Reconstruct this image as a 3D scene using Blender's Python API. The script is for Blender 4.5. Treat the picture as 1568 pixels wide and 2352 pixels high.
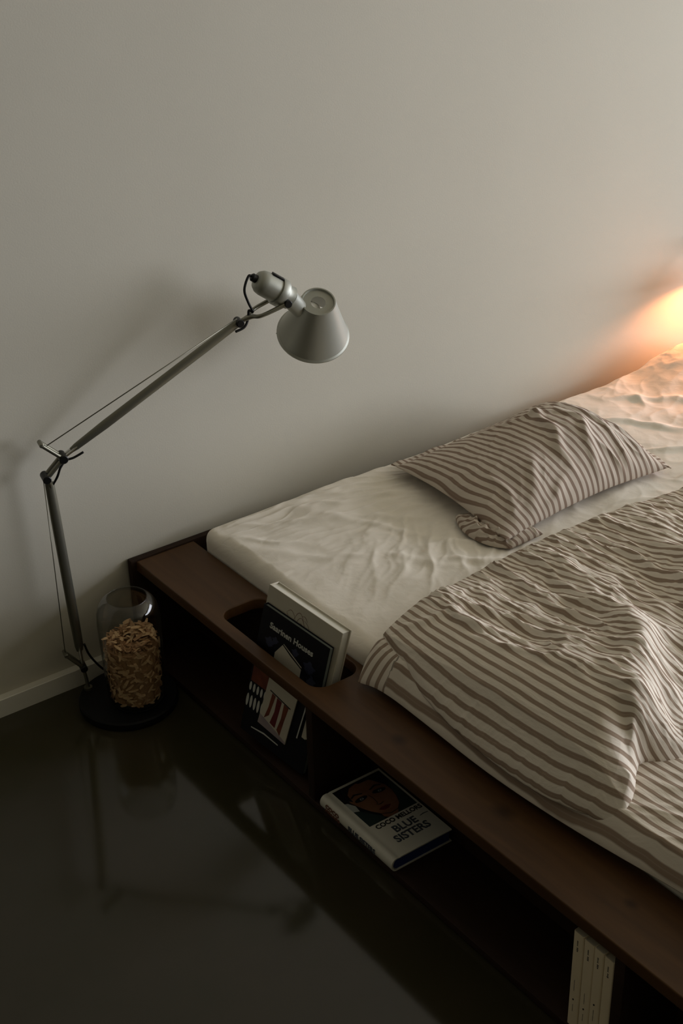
import bpy, bmesh, math, random
import numpy as np
from mathutils import Vector, Matrix

for o in list(bpy.data.objects):
    bpy.data.objects.remove(o)
S = bpy.context.scene
C = S.collection
rnd = random.Random(7)

# ------------------------------------------------------------------ camera
cam_d = bpy.data.cameras.new('camera')
cam = bpy.data.objects.new('camera', cam_d)
C.objects.link(cam)
S.camera = cam
cam_d.sensor_fit = 'HORIZONTAL'
cam_d.sensor_width = 36.0
cam_d.lens = 3188.0 / 1568.0 * 36.0
cam_d.clip_start = 0.05
R_ = Vector((0.80005083, -0.59959109, -0.02022875))
U_ = Vector((0.29960087, 0.37009832, 0.87935576))
F_ = Vector((0.51976725, 0.70958986, -0.47573547))
cam.matrix_world = Matrix(((R_.x, U_.x, -F_.x, -1.2766), (R_.y, U_.y, -F_.y, -2.5852),
                           (R_.z, U_.z, -F_.z, 1.9237), (0, 0, 0, 1)))

# ------------------------------------------------------------------ world, light, exposure
W = bpy.data.worlds.new('world')
S.world = W
W.use_nodes = True
W.node_tree.nodes['Background'].inputs[0].default_value = (0.80, 0.88, 1.0, 1)
W.node_tree.nodes['Background'].inputs[1].default_value = 1.0
S.view_settings.view_transform = 'Standard'
S.view_settings.look = 'None'
S.view_settings.gamma = 1.0
S.view_settings.use_curve_mapping = False
S.view_settings.exposure = 0.0
WX = 5.0                                   # wall with the window
WY0, WY1, WZ0, WZ1 = -7.0, -0.3, 0.10, 2.30
ld = bpy.data.lights.new('window_daylight', 'AREA')
ld.shape = 'RECTANGLE'
ld.size, ld.size_y = WZ1 - WZ0, WY1 - WY0
ld.energy = 362.0
ld.color = (0.94, 0.955, 1.04)
lo = bpy.data.objects.new('window_daylight', ld)
C.objects.link(lo)
lo.location = (WX + 0.16, (WY0 + WY1) / 2, (WZ0 + WZ1) / 2)
lo.rotation_euler = (0, math.radians(90), 0)

# ------------------------------------------------------------------ helpers
def obj(name, me, mat=None, parent=None, label=None, cat=None, group=None, kind=None):
    o = bpy.data.objects.new(name, me)
    C.objects.link(o)
    if mat is not None:
        if not isinstance(mat, (list, tuple)):
            mat = [mat]
        for m in mat:
            me.materials.append(m)
    if parent is not None:
        o.parent = parent
    tag(o, label, cat, group, kind)
    return o

def tag(o, label=None, cat=None, group=None, kind=None):
    if label: o['label'] = label
    if cat: o['category'] = cat
    if group: o['group'] = group
    if kind: o['kind'] = kind
    return o

def thing(name, label, cat, loc=(0, 0, 0), group=None):
    o = bpy.data.objects.new(name, None)
    C.objects.link(o)
    o.location = loc
    o.empty_display_size = 0.05
    PARENT_LOC[o.name] = Vector(loc)
    return tag(o, label, cat, group)
PARENT_LOC = {}

def part(name, me, mat, parent, label=None, kind=None):
    """mesh given in world coordinates; shift to the local frame of the (unrotated) root"""
    root = parent
    loc = Vector((0, 0, 0))
    while root is not None:
        loc += PARENT_LOC.get(root.name, Vector((0, 0, 0)))
        root = root.parent
    me.transform(Matrix.Translation(-loc))
    return obj(name, me, mat, parent, label, None, None, kind)

def to_mesh(bm, name='mesh', smooth=False, angle=None):
    me = bpy.data.meshes.new(name)
    bmesh.ops.recalc_face_normals(bm, faces=bm.faces)
    bm.to_mesh(me)
    bm.free()
    if smooth:
        me.polygons.foreach_set('use_smooth', [True] * len(me.polygons))
        if angle is not None:
            me.set_sharp_from_angle(angle=math.radians(angle))
    return me

def box_bm(bm, lo_, hi_, bev=0.0, seg=2, M=None):
    sub = bmesh.new()
    vs = [sub.verts.new((x, y, z)) for x in (lo_[0], hi_[0]) for y in (lo_[1], hi_[1]) for z in (lo_[2], hi_[2])]
    for f in ((0, 1, 3, 2), (4, 6, 7, 5), (0, 4, 5, 1), (2, 3, 7, 6), (0, 2, 6, 4), (1, 5, 7, 3)):
        sub.faces.new([vs[i] for i in f])
    if bev:
        bmesh.ops.bevel(sub, geom=list(sub.edges) + list(sub.verts), offset=bev, segments=seg, affect='EDGES', profile=0.5)
    if M is not None:
        bmesh.ops.transform(sub, matrix=M, verts=sub.verts)
    tmp = bpy.data.meshes.new('t')
    sub.to_mesh(tmp); sub.free()
    bm.from_mesh(tmp)
    bpy.data.meshes.remove(tmp)
    return bm

def box(lo_, hi_, bev=0.0, seg=2, M=None):
    return to_mesh(box_bm(bmesh.new(), lo_, hi_, bev, seg, M), smooth=bool(bev), angle=40)

def prism(bm, poly, z0, z1, M=None):
    n = len(poly)
    a = [bm.verts.new((x, y, z0)) for x, y in poly]
    b = [bm.verts.new((x, y, z1)) for x, y in poly]
    bm.faces.new(a[::-1]); bm.faces.new(b)
    for i in range(n):
        bm.faces.new((a[i], a[(i + 1) % n], b[(i + 1) % n], b[i]))
    if M is not None:
        bmesh.ops.transform(bm, matrix=M, verts=a + b)
    return bm

def frame_z(d, ref=Vector((0, 0, 1))):
    z = Vector(d).normalized()
    if abs(z.dot(ref)) > 0.98:
        ref = Vector((0, 1, 0))
    x = ref.cross(z).normalized()
    y = z.cross(x)
    return x, y, z

def lathe(bm, prof, origin, axis, n=48, ref=Vector((0, 0, 1)), close=False):
    """prof: list of (r, h)"""
    x, y, z = frame_z(axis, ref)
    o = Vector(origin)
    rings = []
    for r, h in prof:
        if r < 1e-6:
            rings.append([bm.verts.new(o + z * h)])
        else:
            rings.append([bm.verts.new(o + z * h + (x * math.cos(2 * math.pi * k / n) + y * math.sin(2 * math.pi * k / n)) * r) for k in range(n)])
    for a, b in zip(rings[:-1], rings[1:]):
        for k in range(n):
            k2 = (k + 1) % n
            if len(a) == 1 and len(b) == 1:
                continue
            if len(a) == 1:
                bm.faces.new((a[0], b[k], b[k2]))
            elif len(b) == 1:
                bm.faces.new((a[k], a[k2], b[0]))
            else:
                bm.faces.new((a[k], a[k2], b[k2], b[k]))
    return bm

def tube(bm, pts, rad, n=12, caps=True, flat=1.0, smoothn=0):
    pts = [Vector(p) for p in pts]
    if smoothn:
        out = []
        P = [pts[0]] + pts + [pts[-1]]
        for i in range(1, len(P) - 2):
            for k in range(smoothn):
                t = k / smoothn
                p0, p1, p2, p3 = P[i - 1], P[i], P[i + 1], P[i + 2]
                out.append(0.5 * ((2 * p1) + (p2 - p0) * t + (2 * p0 - 5 * p1 + 4 * p2 - p3) * t * t + (3 * p1 - p0 - 3 * p2 + p3) * t ** 3))
        out.append(pts[-1])
        pts = out
    if not isinstance(rad, (list, tuple)):
        rad = [rad] * len(pts)
    elif len(rad) != len(pts):
        rr = np.interp(np.linspace(0, 1, len(pts)), np.linspace(0, 1, len(rad)), rad)
        rad = list(rr)
    rings = []
    ref = Vector((0.1, 1, 0.05)).normalized()
    for i, p in enumerate(pts):
        d = (pts[min(i + 1, len(pts) - 1)] - pts[max(i - 1, 0)]).normalized()
        x = ref.cross(d).normalized(); y = d.cross(x)
        rings.append([bm.verts.new(p + (x * math.cos(2 * math.pi * k / n) + y * flat * math.sin(2 * math.pi * k / n)) * rad[i]) for k in range(n)])
    for a, b in zip(rings[:-1], rings[1:]):
        for k in range(n):
            bm.faces.new((a[k], a[(k + 1) % n], b[(k + 1) % n], b[k]))
    if caps:
        bm.faces.new(rings[0][::-1]); bm.faces.new(rings[-1])
    return bm

def cyl_between(bm, a, b, r, n=24, bev=0.0):
    a, b = Vector(a), Vector(b)
    L = (b - a).length
    pr = [(0, 0), (r - bev, 0), (r, bev), (r, L - bev), (r - bev, L), (0, L)] if bev else [(0, 0), (r, 0), (r, L), (0, L)]
    return lathe(bm, pr, a, b - a, n)

def np_mesh(verts, quads, uv=None, name='mesh'):
    me = bpy.data.meshes.new(name)
    nv, nf = len(verts), len(quads)
    me.vertices.add(nv)
    me.vertices.foreach_set('co', np.asarray(verts, np.float32).ravel())
    me.loops.add(nf * 4)
    me.polygons.add(nf)
    q = np.asarray(quads, np.int32)
    me.loops.foreach_set('vertex_index', q.ravel())
    me.polygons.foreach_set('loop_start', np.arange(nf, dtype=np.int32) * 4)
    me.polygons.foreach_set('use_smooth', np.ones(nf, bool))
    me.update(calc_edges=True)
    if uv is not None:
        l = me.uv_layers.new(name='UVMap')
        l.data.foreach_set('uv', np.asarray(uv, np.float32)[q.ravel()].ravel())
    me.validate()
    return me

def grid_quads(nu, nv, off=0, flip=False):
    i, j = np.meshgrid(np.arange(nu - 1), np.arange(nv - 1), indexing='ij')
    a = (i * nv + j).ravel() + off
    q = np.stack([a, a + nv, a + nv + 1, a + 1], 1)
    return q[:, ::-1] if flip else q

# numpy gradient noise
_rs = np.random.RandomState(11)
_perm = np.concatenate([_rs.permutation(512)] * 2)
_grad = _rs.uniform(0, 2 * math.pi, 512)
def perlin(x, y, seed=0):
    x = x + seed * 17.31; y = y + seed * 9.77
    xi = np.floor(x).astype(int); yi = np.floor(y).astype(int)
    xf = x - xi; yf = y - yi
    u = xf * xf * xf * (xf * (xf * 6 - 15) + 10); v = yf * yf * yf * (yf * (yf * 6 - 15) + 10)
    def g(a, b, dx, dy):
        h = _grad[_perm[(_perm[a & 511] + b) & 511]]
        return np.cos(h) * dx + np.sin(h) * dy
    n00 = g(xi, yi, xf, yf); n10 = g(xi + 1, yi, xf - 1, yf)
    n01 = g(xi, yi + 1, xf, yf - 1); n11 = g(xi + 1, yi + 1, xf - 1, yf - 1)
    return 1.5 * ((n00 * (1 - u) + n10 * u) * (1 - v) + (n01 * (1 - u) + n11 * u) * v)
def fbm(x, y, seed=0, octs=4, gain=0.5):
    s = 0; a = 1.0
    for k in range(octs):
        s = s + a * perlin(x * 2 ** k, y * 2 ** k, seed + k * 3); a *= gain
    return s
def ridge(x, y, seed=0, octs=3, sharp=2.0):
    s = 0; a = 1.0
    for k in range(octs):
        s = s + a * (1 - np.minimum(1, np.abs(perlin(x * 2 ** k, y * 2 ** k, seed + k * 5)) * 2.2)) ** sharp; a *= 0.5
    return s
def sstep(a, b, x):
    t = np.clip((x - a) / (b - a), 0, 1)
    return t * t * (3 - 2 * t)
def crease(X, Y, pts, amp, w, asym=0.0):
    """raised fold that follows a polyline, tapering to its ends"""
    best = np.full(X.shape, 1e9); tt = np.zeros(X.shape); sg = np.zeros(X.shape)
    n = len(pts) - 1
    for i in range(n):
        (x0, y0), (x1, y1) = pts[i], pts[i + 1]
        dx, dy = x1 - x0, y1 - y0
        L2 = dx * dx + dy * dy
        t = np.clip(((X - x0) * dx + (Y - y0) * dy) / L2, 0, 1)
        d = np.hypot(X - x0 - t * dx, Y - y0 - t * dy)
        s = np.sign((X - x0) * dy - (Y - y0) * dx)
        m = d < best
        best = np.where(m, d, best); tt = np.where(m, (i + t) / n, tt); sg = np.where(m, s, sg)
    d = best * sg
    ww = np.where(d > 0, w * (1 + asym), w * (1 - asym))
    return amp * np.exp(-(d / ww) ** 2) * np.sin(np.pi * np.clip(tt * 0.9 + 0.05, 0, 1)) ** 0.7

# ------------------------------------------------------------------ materials
def mat(name, col, rough=0.6, metal=0.0, spec=0.5, **kw):
    m = bpy.data.materials.new(name)
    m.use_nodes = True
    b = m.node_tree.nodes['Principled BSDF']
    b.inputs['Base Color'].default_value = (*col, 1)
    b.inputs['Roughness'].default_value = rough
    b.inputs['Metallic'].default_value = metal
    b.inputs['Specular IOR Level'].default_value = spec
    for k, v in kw.items():
        b.inputs[k.replace('_', ' ')].default_value = v
    return m

def N(m, t, **kw):
    n = m.node_tree.nodes.new(t)
    for k, v in kw.items():
        setattr(n, k, v)
    return n

def noise_mat(name, c1, c2, scale=8, rough=(0.5, 0.6), bump=0.0, bscale=80, detail=5, metal=0.0, spec=0.5,
              stretch=(1, 1, 1), lo_=0.3, hi_=0.7, bdist=0.002):
    m = mat(name, c1, rough[0], metal, spec)
    L = m.node_tree.links
    b = m.node_tree.nodes['Principled BSDF']
    tc = N(m, 'ShaderNodeTexCoord')
    mp = N(m, 'ShaderNodeMapping'); mp.inputs['Scale'].default_value = stretch
    L.new(tc.outputs['Object'], mp.inputs[0])
    nz = N(m, 'ShaderNodeTexNoise'); nz.inputs['Scale'].default_value = scale; nz.inputs['Detail'].default_value = detail
    L.new(mp.outputs[0], nz.inputs['Vector'])
    cr = N(m, 'ShaderNodeValToRGB')
    cr.color_ramp.elements[0].position = lo_; cr.color_ramp.elements[1].position = hi_
    cr.color_ramp.elements[0].color = (*c1, 1); cr.color_ramp.elements[1].color = (*c2, 1)
    L.new(nz.outputs['Fac'], cr.inputs[0]); L.new(cr.outputs[0], b.inputs['Base Color'])
    mr = N(m, 'ShaderNodeMapRange'); mr.inputs['To Min'].default_value = rough[0]; mr.inputs['To Max'].default_value = rough[1]
    L.new(nz.outputs['Fac'], mr.inputs[0]); L.new(mr.outputs[0], b.inputs['Roughness'])
    if bump:
        n2 = N(m, 'ShaderNodeTexNoise'); n2.inputs['Scale'].default_value = bscale; n2.inputs['Detail'].default_value = 3
        L.new(mp.outputs[0], n2.inputs['Vector'])
        bp = N(m, 'ShaderNodeBump'); bp.inputs['Strength'].default_value = bump; bp.inputs['Distance'].default_value = bdist
        L.new(n2.outputs['Fac'], bp.inputs['Height']); L.new(bp.outputs[0], b.inputs['Normal'])
    return m

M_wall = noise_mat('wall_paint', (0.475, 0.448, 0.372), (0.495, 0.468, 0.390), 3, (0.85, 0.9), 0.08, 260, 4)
M_trim = noise_mat('trim_paint', (0.62, 0.60, 0.53), (0.66, 0.64, 0.57), 5, (0.4, 0.5), 0.03, 100)
M_wall_dark = noise_mat('low_bounce_wall_paint', (0.17, 0.15, 0.09), (0.19, 0.17, 0.10), 3, (0.85, 0.9))  # unseen walls, made dark and yellowish to cut and tint bounce light
M_ceil = noise_mat('ceiling_paint', (0.60, 0.55, 0.40), (0.63, 0.58, 0.42), 3, (0.85, 0.9))
M_floor = noise_mat('olive_floor', (0.030, 0.028, 0.012), (0.042, 0.034, 0.020), 3.2, (0.06, 0.12), 0.03, 35, 6, bdist=0.001)

def wood_mat(name, base, rough=0.5, knots=()):
    m = mat(name, base, rough, 0, 0.25)
    L = m.node_tree.links; b = m.node_tree.nodes['Principled BSDF']
    tc = N(m, 'ShaderNodeTexCoord')
    mp = N(m, 'ShaderNodeMapping'); mp.inputs['Scale'].default_value = (14, 1.3, 14)
    L.new(tc.outputs['Object'], mp.inputs[0])
    nz = N(m, 'ShaderNodeTexNoise'); nz.inputs['Scale'].default_value = 3.0; nz.inputs['Detail'].default_value = 7; nz.inputs['Distortion'].default_value = 0.6
    L.new(mp.outputs[0], nz.inputs['Vector'])
    cr = N(m, 'ShaderNodeValToRGB')
    cr.color_ramp.elements[0].position = 0.3; cr.color_ramp.elements[1].position = 0.72
    cr.color_ramp.elements[0].color = (base[0] * 0.78, base[1] * 0.74, base[2] * 0.70, 1)
    cr.color_ramp.elements[1].color = (base[0] * 1.15, base[1] * 1.15, base[2] * 1.15, 1)
    L.new(nz.outputs['Fac'], cr.inputs[0])
    last = cr.outputs[0]
    for kx, ky, kr in knots:
        sb = N(m, 'ShaderNodeVectorMath', operation='DISTANCE')
        ms = N(m, 'ShaderNodeMapping'); ms.inputs['Scale'].default_value = (1.0, 0.75, 0)
        L.new(tc.outputs['Object'], ms.inputs[0]); L.new(ms.outputs[0], sb.inputs[0])
        sb.inputs[1].default_value = (kx, ky * 0.75, 0)
        r2 = N(m, 'ShaderNodeMapRange'); r2.inputs['From Min'].default_value = kr * 0.3; r2.inputs['From Max'].default_value = kr * 1.5
        r2.inputs['To Min'].default_value = 0.7; r2.inputs['To Max'].default_value = 0.0
        L.new(sb.outputs['Value'], r2.inputs[0])
        mx = N(m, 'ShaderNodeMix', data_type='RGBA')
        L.new(r2.outputs[0], mx.inputs['Factor']); L.new(last, mx.inputs[6]); mx.inputs[7].default_value = (base[0] * 0.25, base[1] * 0.2, base[2] * 0.2, 1)
        last = mx.outputs[2]
    L.new(last, b.inputs['Base Color'])
    bp = N(m, 'ShaderNodeBump'); bp.inputs['Strength'].default_value = 0.12; bp.inputs['Distance'].default_value = 0.001
    L.new(nz.outputs['Fac'], bp.inputs['Height']); L.new(bp.outputs[0], b.inputs['Normal'])
    return m
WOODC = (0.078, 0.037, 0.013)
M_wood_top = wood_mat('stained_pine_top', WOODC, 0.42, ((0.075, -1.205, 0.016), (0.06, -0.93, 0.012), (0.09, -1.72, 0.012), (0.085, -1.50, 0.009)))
M_wood_shaded = wood_mat('stained_pine_shaded', (0.026, 0.012, 0.006), 0.55)  # same pine as the top board, compartment shade put into its colour

def cloth_mat(name, light, dark=None, period=0.02, crinkle=0.0, sheen=0.0, duty=0.34):
    m = mat(name, light, 0.9, 0, 0.15)
    L = m.node_tree.links; b = m.node_tree.nodes['Principled BSDF']
    uv = N(m, 'ShaderNodeUVMap')
    sx = N(m, 'ShaderNodeSeparateXYZ'); L.new(uv.outputs[0], sx.inputs[0])
    if dark:
        # slight hand-woven waver in the stripes
        nz = N(m, 'ShaderNodeTexNoise'); nz.inputs['Scale'].default_value = 9; nz.inputs['Detail'].default_value = 2
        L.new(uv.outputs[0], nz.inputs['Vector'])
        ma = N(m, 'ShaderNodeMath', operation='MULTIPLY_ADD'); ma.inputs[1].default_value = 0.006
        L.new(nz.outputs['Fac'], ma.inputs[0]); L.new(sx.outputs[0], ma.inputs[2])
        dv = N(m, 'ShaderNodeMath', operation='DIVIDE'); dv.inputs[1].default_value = period
        L.new(ma.outputs[0], dv.inputs[0])
        fr = N(m, 'ShaderNodeMath', operation='FRACT'); L.new(dv.outputs[0], fr.inputs[0])
        cr = N(m, 'ShaderNodeValToRGB')
        e = cr.color_ramp.elements
        e[0].position = 0.0; e[0].color = (*light, 1)
        e[1].position = 1.0; e[1].color = (*light, 1)
        mid = tuple(0.12 * a + 0.88 * c for a, c in zip(light, dark))
        c0 = 0.5 - duty / 2; c1 = 0.5 + duty / 2
        for pos, c in ((c0 - 0.07, light), (c0, dark), (0.46, dark), (0.5, mid), (0.54, dark), (c1, dark), (c1 + 0.07, light)):
            k = e.new(pos); k.color = (*c, 1)
        L.new(fr.outputs[0], cr.inputs[0])
        L.new(cr.outputs[0], b.inputs['Base Color'])
    # crinkle: fine gathers running with the stripes
    mp = N(m, 'ShaderNodeMapping'); mp.inputs['Scale'].default_value = (55, 16, 1) if dark else (30, 30, 1)
    L.new(uv.outputs[0], mp.inputs[0])
    n2 = N(m, 'ShaderNodeTexNoise'); n2.inputs['Scale'].default_value = 1.0; n2.inputs['Detail'].default_value = 4; n2.inputs['Distortion'].default_value = 0.5
    L.new(mp.outputs[0], n2.inputs['Vector'])
    bp = N(m, 'ShaderNodeBump'); bp.inputs['Strength'].default_value = 1.0; bp.inputs['Distance'].default_value = crinkle
    L.new(n2.outputs['Fac'], bp.inputs['Height'])
    n3 = N(m, 'ShaderNodeTexNoise'); n3.inputs['Scale'].default_value = 700; n3.inputs['Detail'].default_value = 1
    L.new(uv.outputs[0], n3.inputs['Vector'])
    b2 = N(m, 'ShaderNodeBump'); b2.inputs['Strength'].default_value = 0.25; b2.inputs['Distance'].default_value = 0.0004
    L.new(n3.outputs['Fac'], b2.inputs['Height']); L.new(bp.outputs[0], b2.inputs['Normal'])
    L.new(b2.outputs[0], b.inputs['Normal'])
    return m
M_sheet = cloth_mat('cream_sheet', (0.82, 0.765, 0.68), crinkle=0.0012)
M_white_cloth = cloth_mat('white_pillowcase', (0.82, 0.765, 0.68), crinkle=0.0012)
M_duvet = cloth_mat('striped_duvet_cotton', (0.76, 0.69, 0.60), (0.32, 0.24, 0.18), 0.0205, 0.0020)
M_pillow = cloth_mat('striped_pillow_cotton', (0.55, 0.485, 0.415), (0.235, 0.17, 0.13), 0.0195, 0.0014)

M_alu = mat('brushed_aluminium', (0.24, 0.235, 0.19), 0.36, 0.85)
M_alu_shade = mat('matt_aluminium_shade', (0.36, 0.365, 0.32), 0.45, 0.55)
M_alu_in = mat('shade_lining', (0.75, 0.75, 0.70), 0.5, 0.1)
M_chrome = mat('polished_steel', (0.62, 0.62, 0.60), 0.15, 1.0)
M_black = mat('black_plastic', (0.006, 0.006, 0.006), 0.4, 0, 0.3)
M_base = mat('black_lamp_base_paint', (0.004, 0.004, 0.004), 0.55, 0, 0.25)
M_bulb = mat('opal_glass_bulb', (0.85, 0.85, 0.82), 0.25)
M_paper = noise_mat('book_paper', (0.55, 0.50, 0.38), (0.45, 0.40, 0.30), 1, (0.8, 0.9), stretch=(300, 2, 2))
M_cream = noise_mat('cream_cover', (0.52, 0.48, 0.39), (0.56, 0.52, 0.42), 12, (0.45, 0.55))
M_cover_white = noise_mat('off_white_jacket', (0.60, 0.585, 0.51), (0.66, 0.64, 0.56), 10, (0.35, 0.45))
M_spine_cream = noise_mat('cream_spine_paper', (0.76, 0.65, 0.46), (0.82, 0.70, 0.50), 14, (0.6, 0.7))
M_blue_edge = mat('blue_stained_page_edge', (0.010, 0.030, 0.17), 0.6)
M_ink = mat('dark_ink', (0.012, 0.010, 0.010), 0.6)
M_ink_brown = mat('brown_ink', (0.15, 0.055, 0.03), 0.6)
M_ink_slate = mat('slate_ink', (0.055, 0.065, 0.085), 0.6)
M_ink_pale = mat('pale_ink', (0.55, 0.56, 0.52), 0.6)
M_cover_black = mat('black_book_cover', (0.004, 0.004, 0.007), 0.5, 0, 0.25)
M_greyblue = mat('grey_blue_page_block', (0.20, 0.23, 0.21), 0.7)
M_skin_ink = noise_mat('printed_skin_tone', (0.17, 0.075, 0.038), (0.25, 0.12, 0.065), 22, (0.35, 0.45))
M_hair_ink = mat('printed_dark_hair', (0.010, 0.008, 0.010), 0.4)
M_green_ink = noise_mat('printed_dark_green', (0.018, 0.032, 0.032), (0.035, 0.055, 0.05), 20, (0.35, 0.45))
M_lip_ink = mat('printed_red', (0.13, 0.012, 0.015), 0.4)
M_white_ink = mat('printed_white', (0.42, 0.44, 0.42), 0.5)
M_red_ink = noise_mat('printed_rust_red', (0.10, 0.018, 0.010), (0.20, 0.05, 0.02), 30, (0.4, 0.5))
M_blue_ink = mat('printed_dim_blue', (0.020, 0.024, 0.055), 0.5)
M_lilac_ink = noise_mat('printed_lilac', (0.24, 0.20, 0.22), (0.36, 0.30, 0.30), 30, (0.4, 0.5))
M_chip = noise_mat('wood_shaving', (0.78, 0.50, 0.26), (0.88, 0.64, 0.38), 40, (0.6, 0.8))
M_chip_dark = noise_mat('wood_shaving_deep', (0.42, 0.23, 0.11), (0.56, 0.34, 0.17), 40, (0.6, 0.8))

def glass_mat(name):
    m = bpy.data.materials.new(name); m.use_nodes = True
    nt = m.node_tree; nt.nodes.clear()
    out = nt.nodes.new('ShaderNodeOutputMaterial')
    tr = nt.nodes.new('ShaderNodeBsdfTransparent'); tr.inputs[0].default_value = (0.90, 0.90, 0.89, 1)
    gl = nt.nodes.new('ShaderNodeBsdfGlossy'); gl.inputs['Roughness'].default_value = 0.03
    fr = nt.nodes.new('ShaderNodeFresnel'); fr.inputs['IOR'].default_value = 1.5
    mx = nt.nodes.new('ShaderNodeMixShader')
    ge = nt.nodes.new('ShaderNodeNewGeometry')
    ior = nt.nodes.new('ShaderNodeMapRange')          # same surface reflectance from both sides of the wall
    ior.inputs['To Min'].default_value = 1.5; ior.inputs['To Max'].default_value = 1 / 1.5
    nt.links.new(ge.outputs['Backfacing'], ior.inputs[0]); nt.links.new(ior.outputs[0], fr.inputs['IOR'])
    nt.links.new(fr.outputs[0], mx.inputs[0]); nt.links.new(tr.outputs[0], mx.inputs[1]); nt.links.new(gl.outputs[0], mx.inputs[2])
    nt.links.new(mx.outputs[0], out.inputs[0])
    return m
M_glass = glass_mat('clear_glass')

# ------------------------------------------------------------------ room
X0, Y0, H = -5.5, -7.5, 2.7
def struct(name, me, m):
    return obj(name, me, m, kind='structure')
struct('floor', box((X0 - 0.1, Y0 - 0.1, -0.06), (WX + 0.1, 0.1, 0.0)), M_floor)
struct('wall_back', box((X0 - 0.1, 0.0, 0.0), (WX + 0.1, 0.1, H)), M_wall)
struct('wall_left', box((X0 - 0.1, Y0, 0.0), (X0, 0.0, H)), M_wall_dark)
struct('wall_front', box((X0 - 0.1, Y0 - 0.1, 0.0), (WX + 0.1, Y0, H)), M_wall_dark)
struct('ceiling', box((X0 - 0.1, Y0 - 0.1, H), (WX + 0.1, 0.1, H + 0.1)), M_ceil)
bm = bmesh.new()
box_bm(bm, (WX, Y0, 0), (WX + 0.1, 0, WZ0)); box_bm(bm, (WX, Y0, WZ1), (WX + 0.1, 0, H))
box_bm(bm, (WX, Y0, WZ0), (WX + 0.1, WY0, WZ1)); box_bm(bm, (WX, WY1, WZ0), (WX + 0.1, 0, WZ1))
struct('wall_right', to_mesh(bm), M_wall)
bm = bmesh.new()
ym = (WY0 + WY1) / 2
for a, b in (((WX + .02, WY0, WZ0), (WX + .08, WY0 + .05, WZ1)), ((WX + .02, WY1 - .05, WZ0), (WX + .08, WY1, WZ1)),
             ((WX + .02, WY0 + .05, WZ0), (WX + .08, WY1 - .05, WZ0 + .05)), ((WX + .02, WY0 + .05, WZ1 - .05), (WX + .08, WY1 - .05, WZ1)),
             ((WX + .02, ym - .03, WZ0 + .05), (WX + .08, ym + .03, WZ1 - .05))):
    box_bm(bm, a, b)
struct('window_1', to_mesh(bm), M_trim)
# skirting board with a flat top
bm = bmesh.new()
prism(bm, [(0, 0), (-0.020, 0), (-0.020, 0.0455), (-0.0185, 0.047), (0, 0.047)], X0, -0.006,
      Matrix(((0, 0, 1, 0), (1, 0, 0, 0), (0, 1, 0, 0), (0, 0, 0, 1))))
struct('baseboard_back', to_mesh(bm), M_trim)

# ------------------------------------------------------------------ bed frame
HS = 0.277            # top of the storage shelf board
bed = thing('bed_frame', 'dark brown stained wooden bed frame with open book compartments under its wide edge board', 'bed frame', (0, 0, 0))
XR, YF = 2.15, -2.15
# top board with rounded slot
def slot_poly(x0, x1, y0, y1, r, n=10):
    pts = []
    for cx, cy, a0 in ((x1 - r, y1 - r, 0), (x0 + r, y1 - r, 90), (x0 + r, y0 + r, 180), (x1 - r, y0 + r, 270)):
        for k in range(n + 1):
            a = math.radians(a0 + 90 * k / n)
            pts.append((cx + r * math.cos(a), cy + r * math.sin(a)))
    return pts
def board_with_hole(x0, x1, y0, y1, z0, z1, hole, bev=0.003):
    bm = bmesh.new()
    n = len(hole)
    def outer(i):
        # project each hole point to the frame rectangle around it
        cx = (hy[0] + hy[1]) / 2; cy = (hy[2] + hy[3]) / 2
        px, py = hole[i]
        dx, dy = px - cx, py - cy
        sx = ((x1 - cx) if dx > 0 else (x0 - cx)) / dx if abs(dx) > 1e-9 else 1e9
        sy = ((oy1 - cy) if dy > 0 else (oy0 - cy)) / dy if abs(dy) > 1e-9 else 1e9
        t = min(sx, sy)
        return (cx + dx * t, cy + dy * t)
    xs = [p[0] for p in hole]; ys = [p[1] for p in hole]
    hy = (min(xs), max(xs), min(ys), max(ys))
    oy0, oy1 = hy[2] - 0.06, hy[3] + 0.06
    # use a curve fill for robustness
    cu = bpy.data.curves.new('c', 'CURVE'); cu.dimensions = '2D'; cu.fill_mode = 'BOTH'
    for poly in ([(x0 + bev, y0), (x1 - bev, y0), (x1 - bev, y1), (x0 + bev, y1)], hole):
        sp = cu.splines.new('POLY'); sp.points.add(len(poly) - 1); sp.use_cyclic_u = True
        for p_, q_ in zip(sp.points, poly):
            p_.co = (q_[0], q_[1], 0, 1)
    cu.extrude = (z1 - z0) / 2 - bev; cu.bevel_depth = bev; cu.bevel_resolution = 2
    o = bpy.data.objects.new('c', cu); C.objects.link(o)
    dg = bpy.context.evaluated_depsgraph_get()
    me = bpy.data.meshes.new_from_object(o.evaluated_get(dg))
    bpy.data.objects.remove(o)
    me.transform(Matrix.Translation((0, 0, (z0 + z1) / 2)))
    me.polygons.foreach_set('use_smooth', [True] * len(me.polygons))
    me.set_sharp_from_angle(angle=math.radians(50))
    bm.free()
    return me
slot = slot_poly(0.027, 0.149, -0.706, -0.330, 0.036)
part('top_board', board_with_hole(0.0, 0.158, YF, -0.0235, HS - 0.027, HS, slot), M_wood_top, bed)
part('back_board', box((-0.014, -0.0205, 0.0), (XR, -0.0015, HS + 0.004), 0.004), M_wood_shaded, bed)
part('bottom_board', box((0.0, YF, 0.004), (0.158, -0.0235, 0.020), 0.0015), M_wood_shaded, bed)
part('plinth', box((0.03, YF, 0.0), (0.05, -0.0235, 0.0042)), M_wood_shaded, bed)
part('rear_panel', box((0.1525, YF, 0.020), (0.158, -0.0235, HS - 0.027)), M_wood_shaded, bed)
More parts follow.
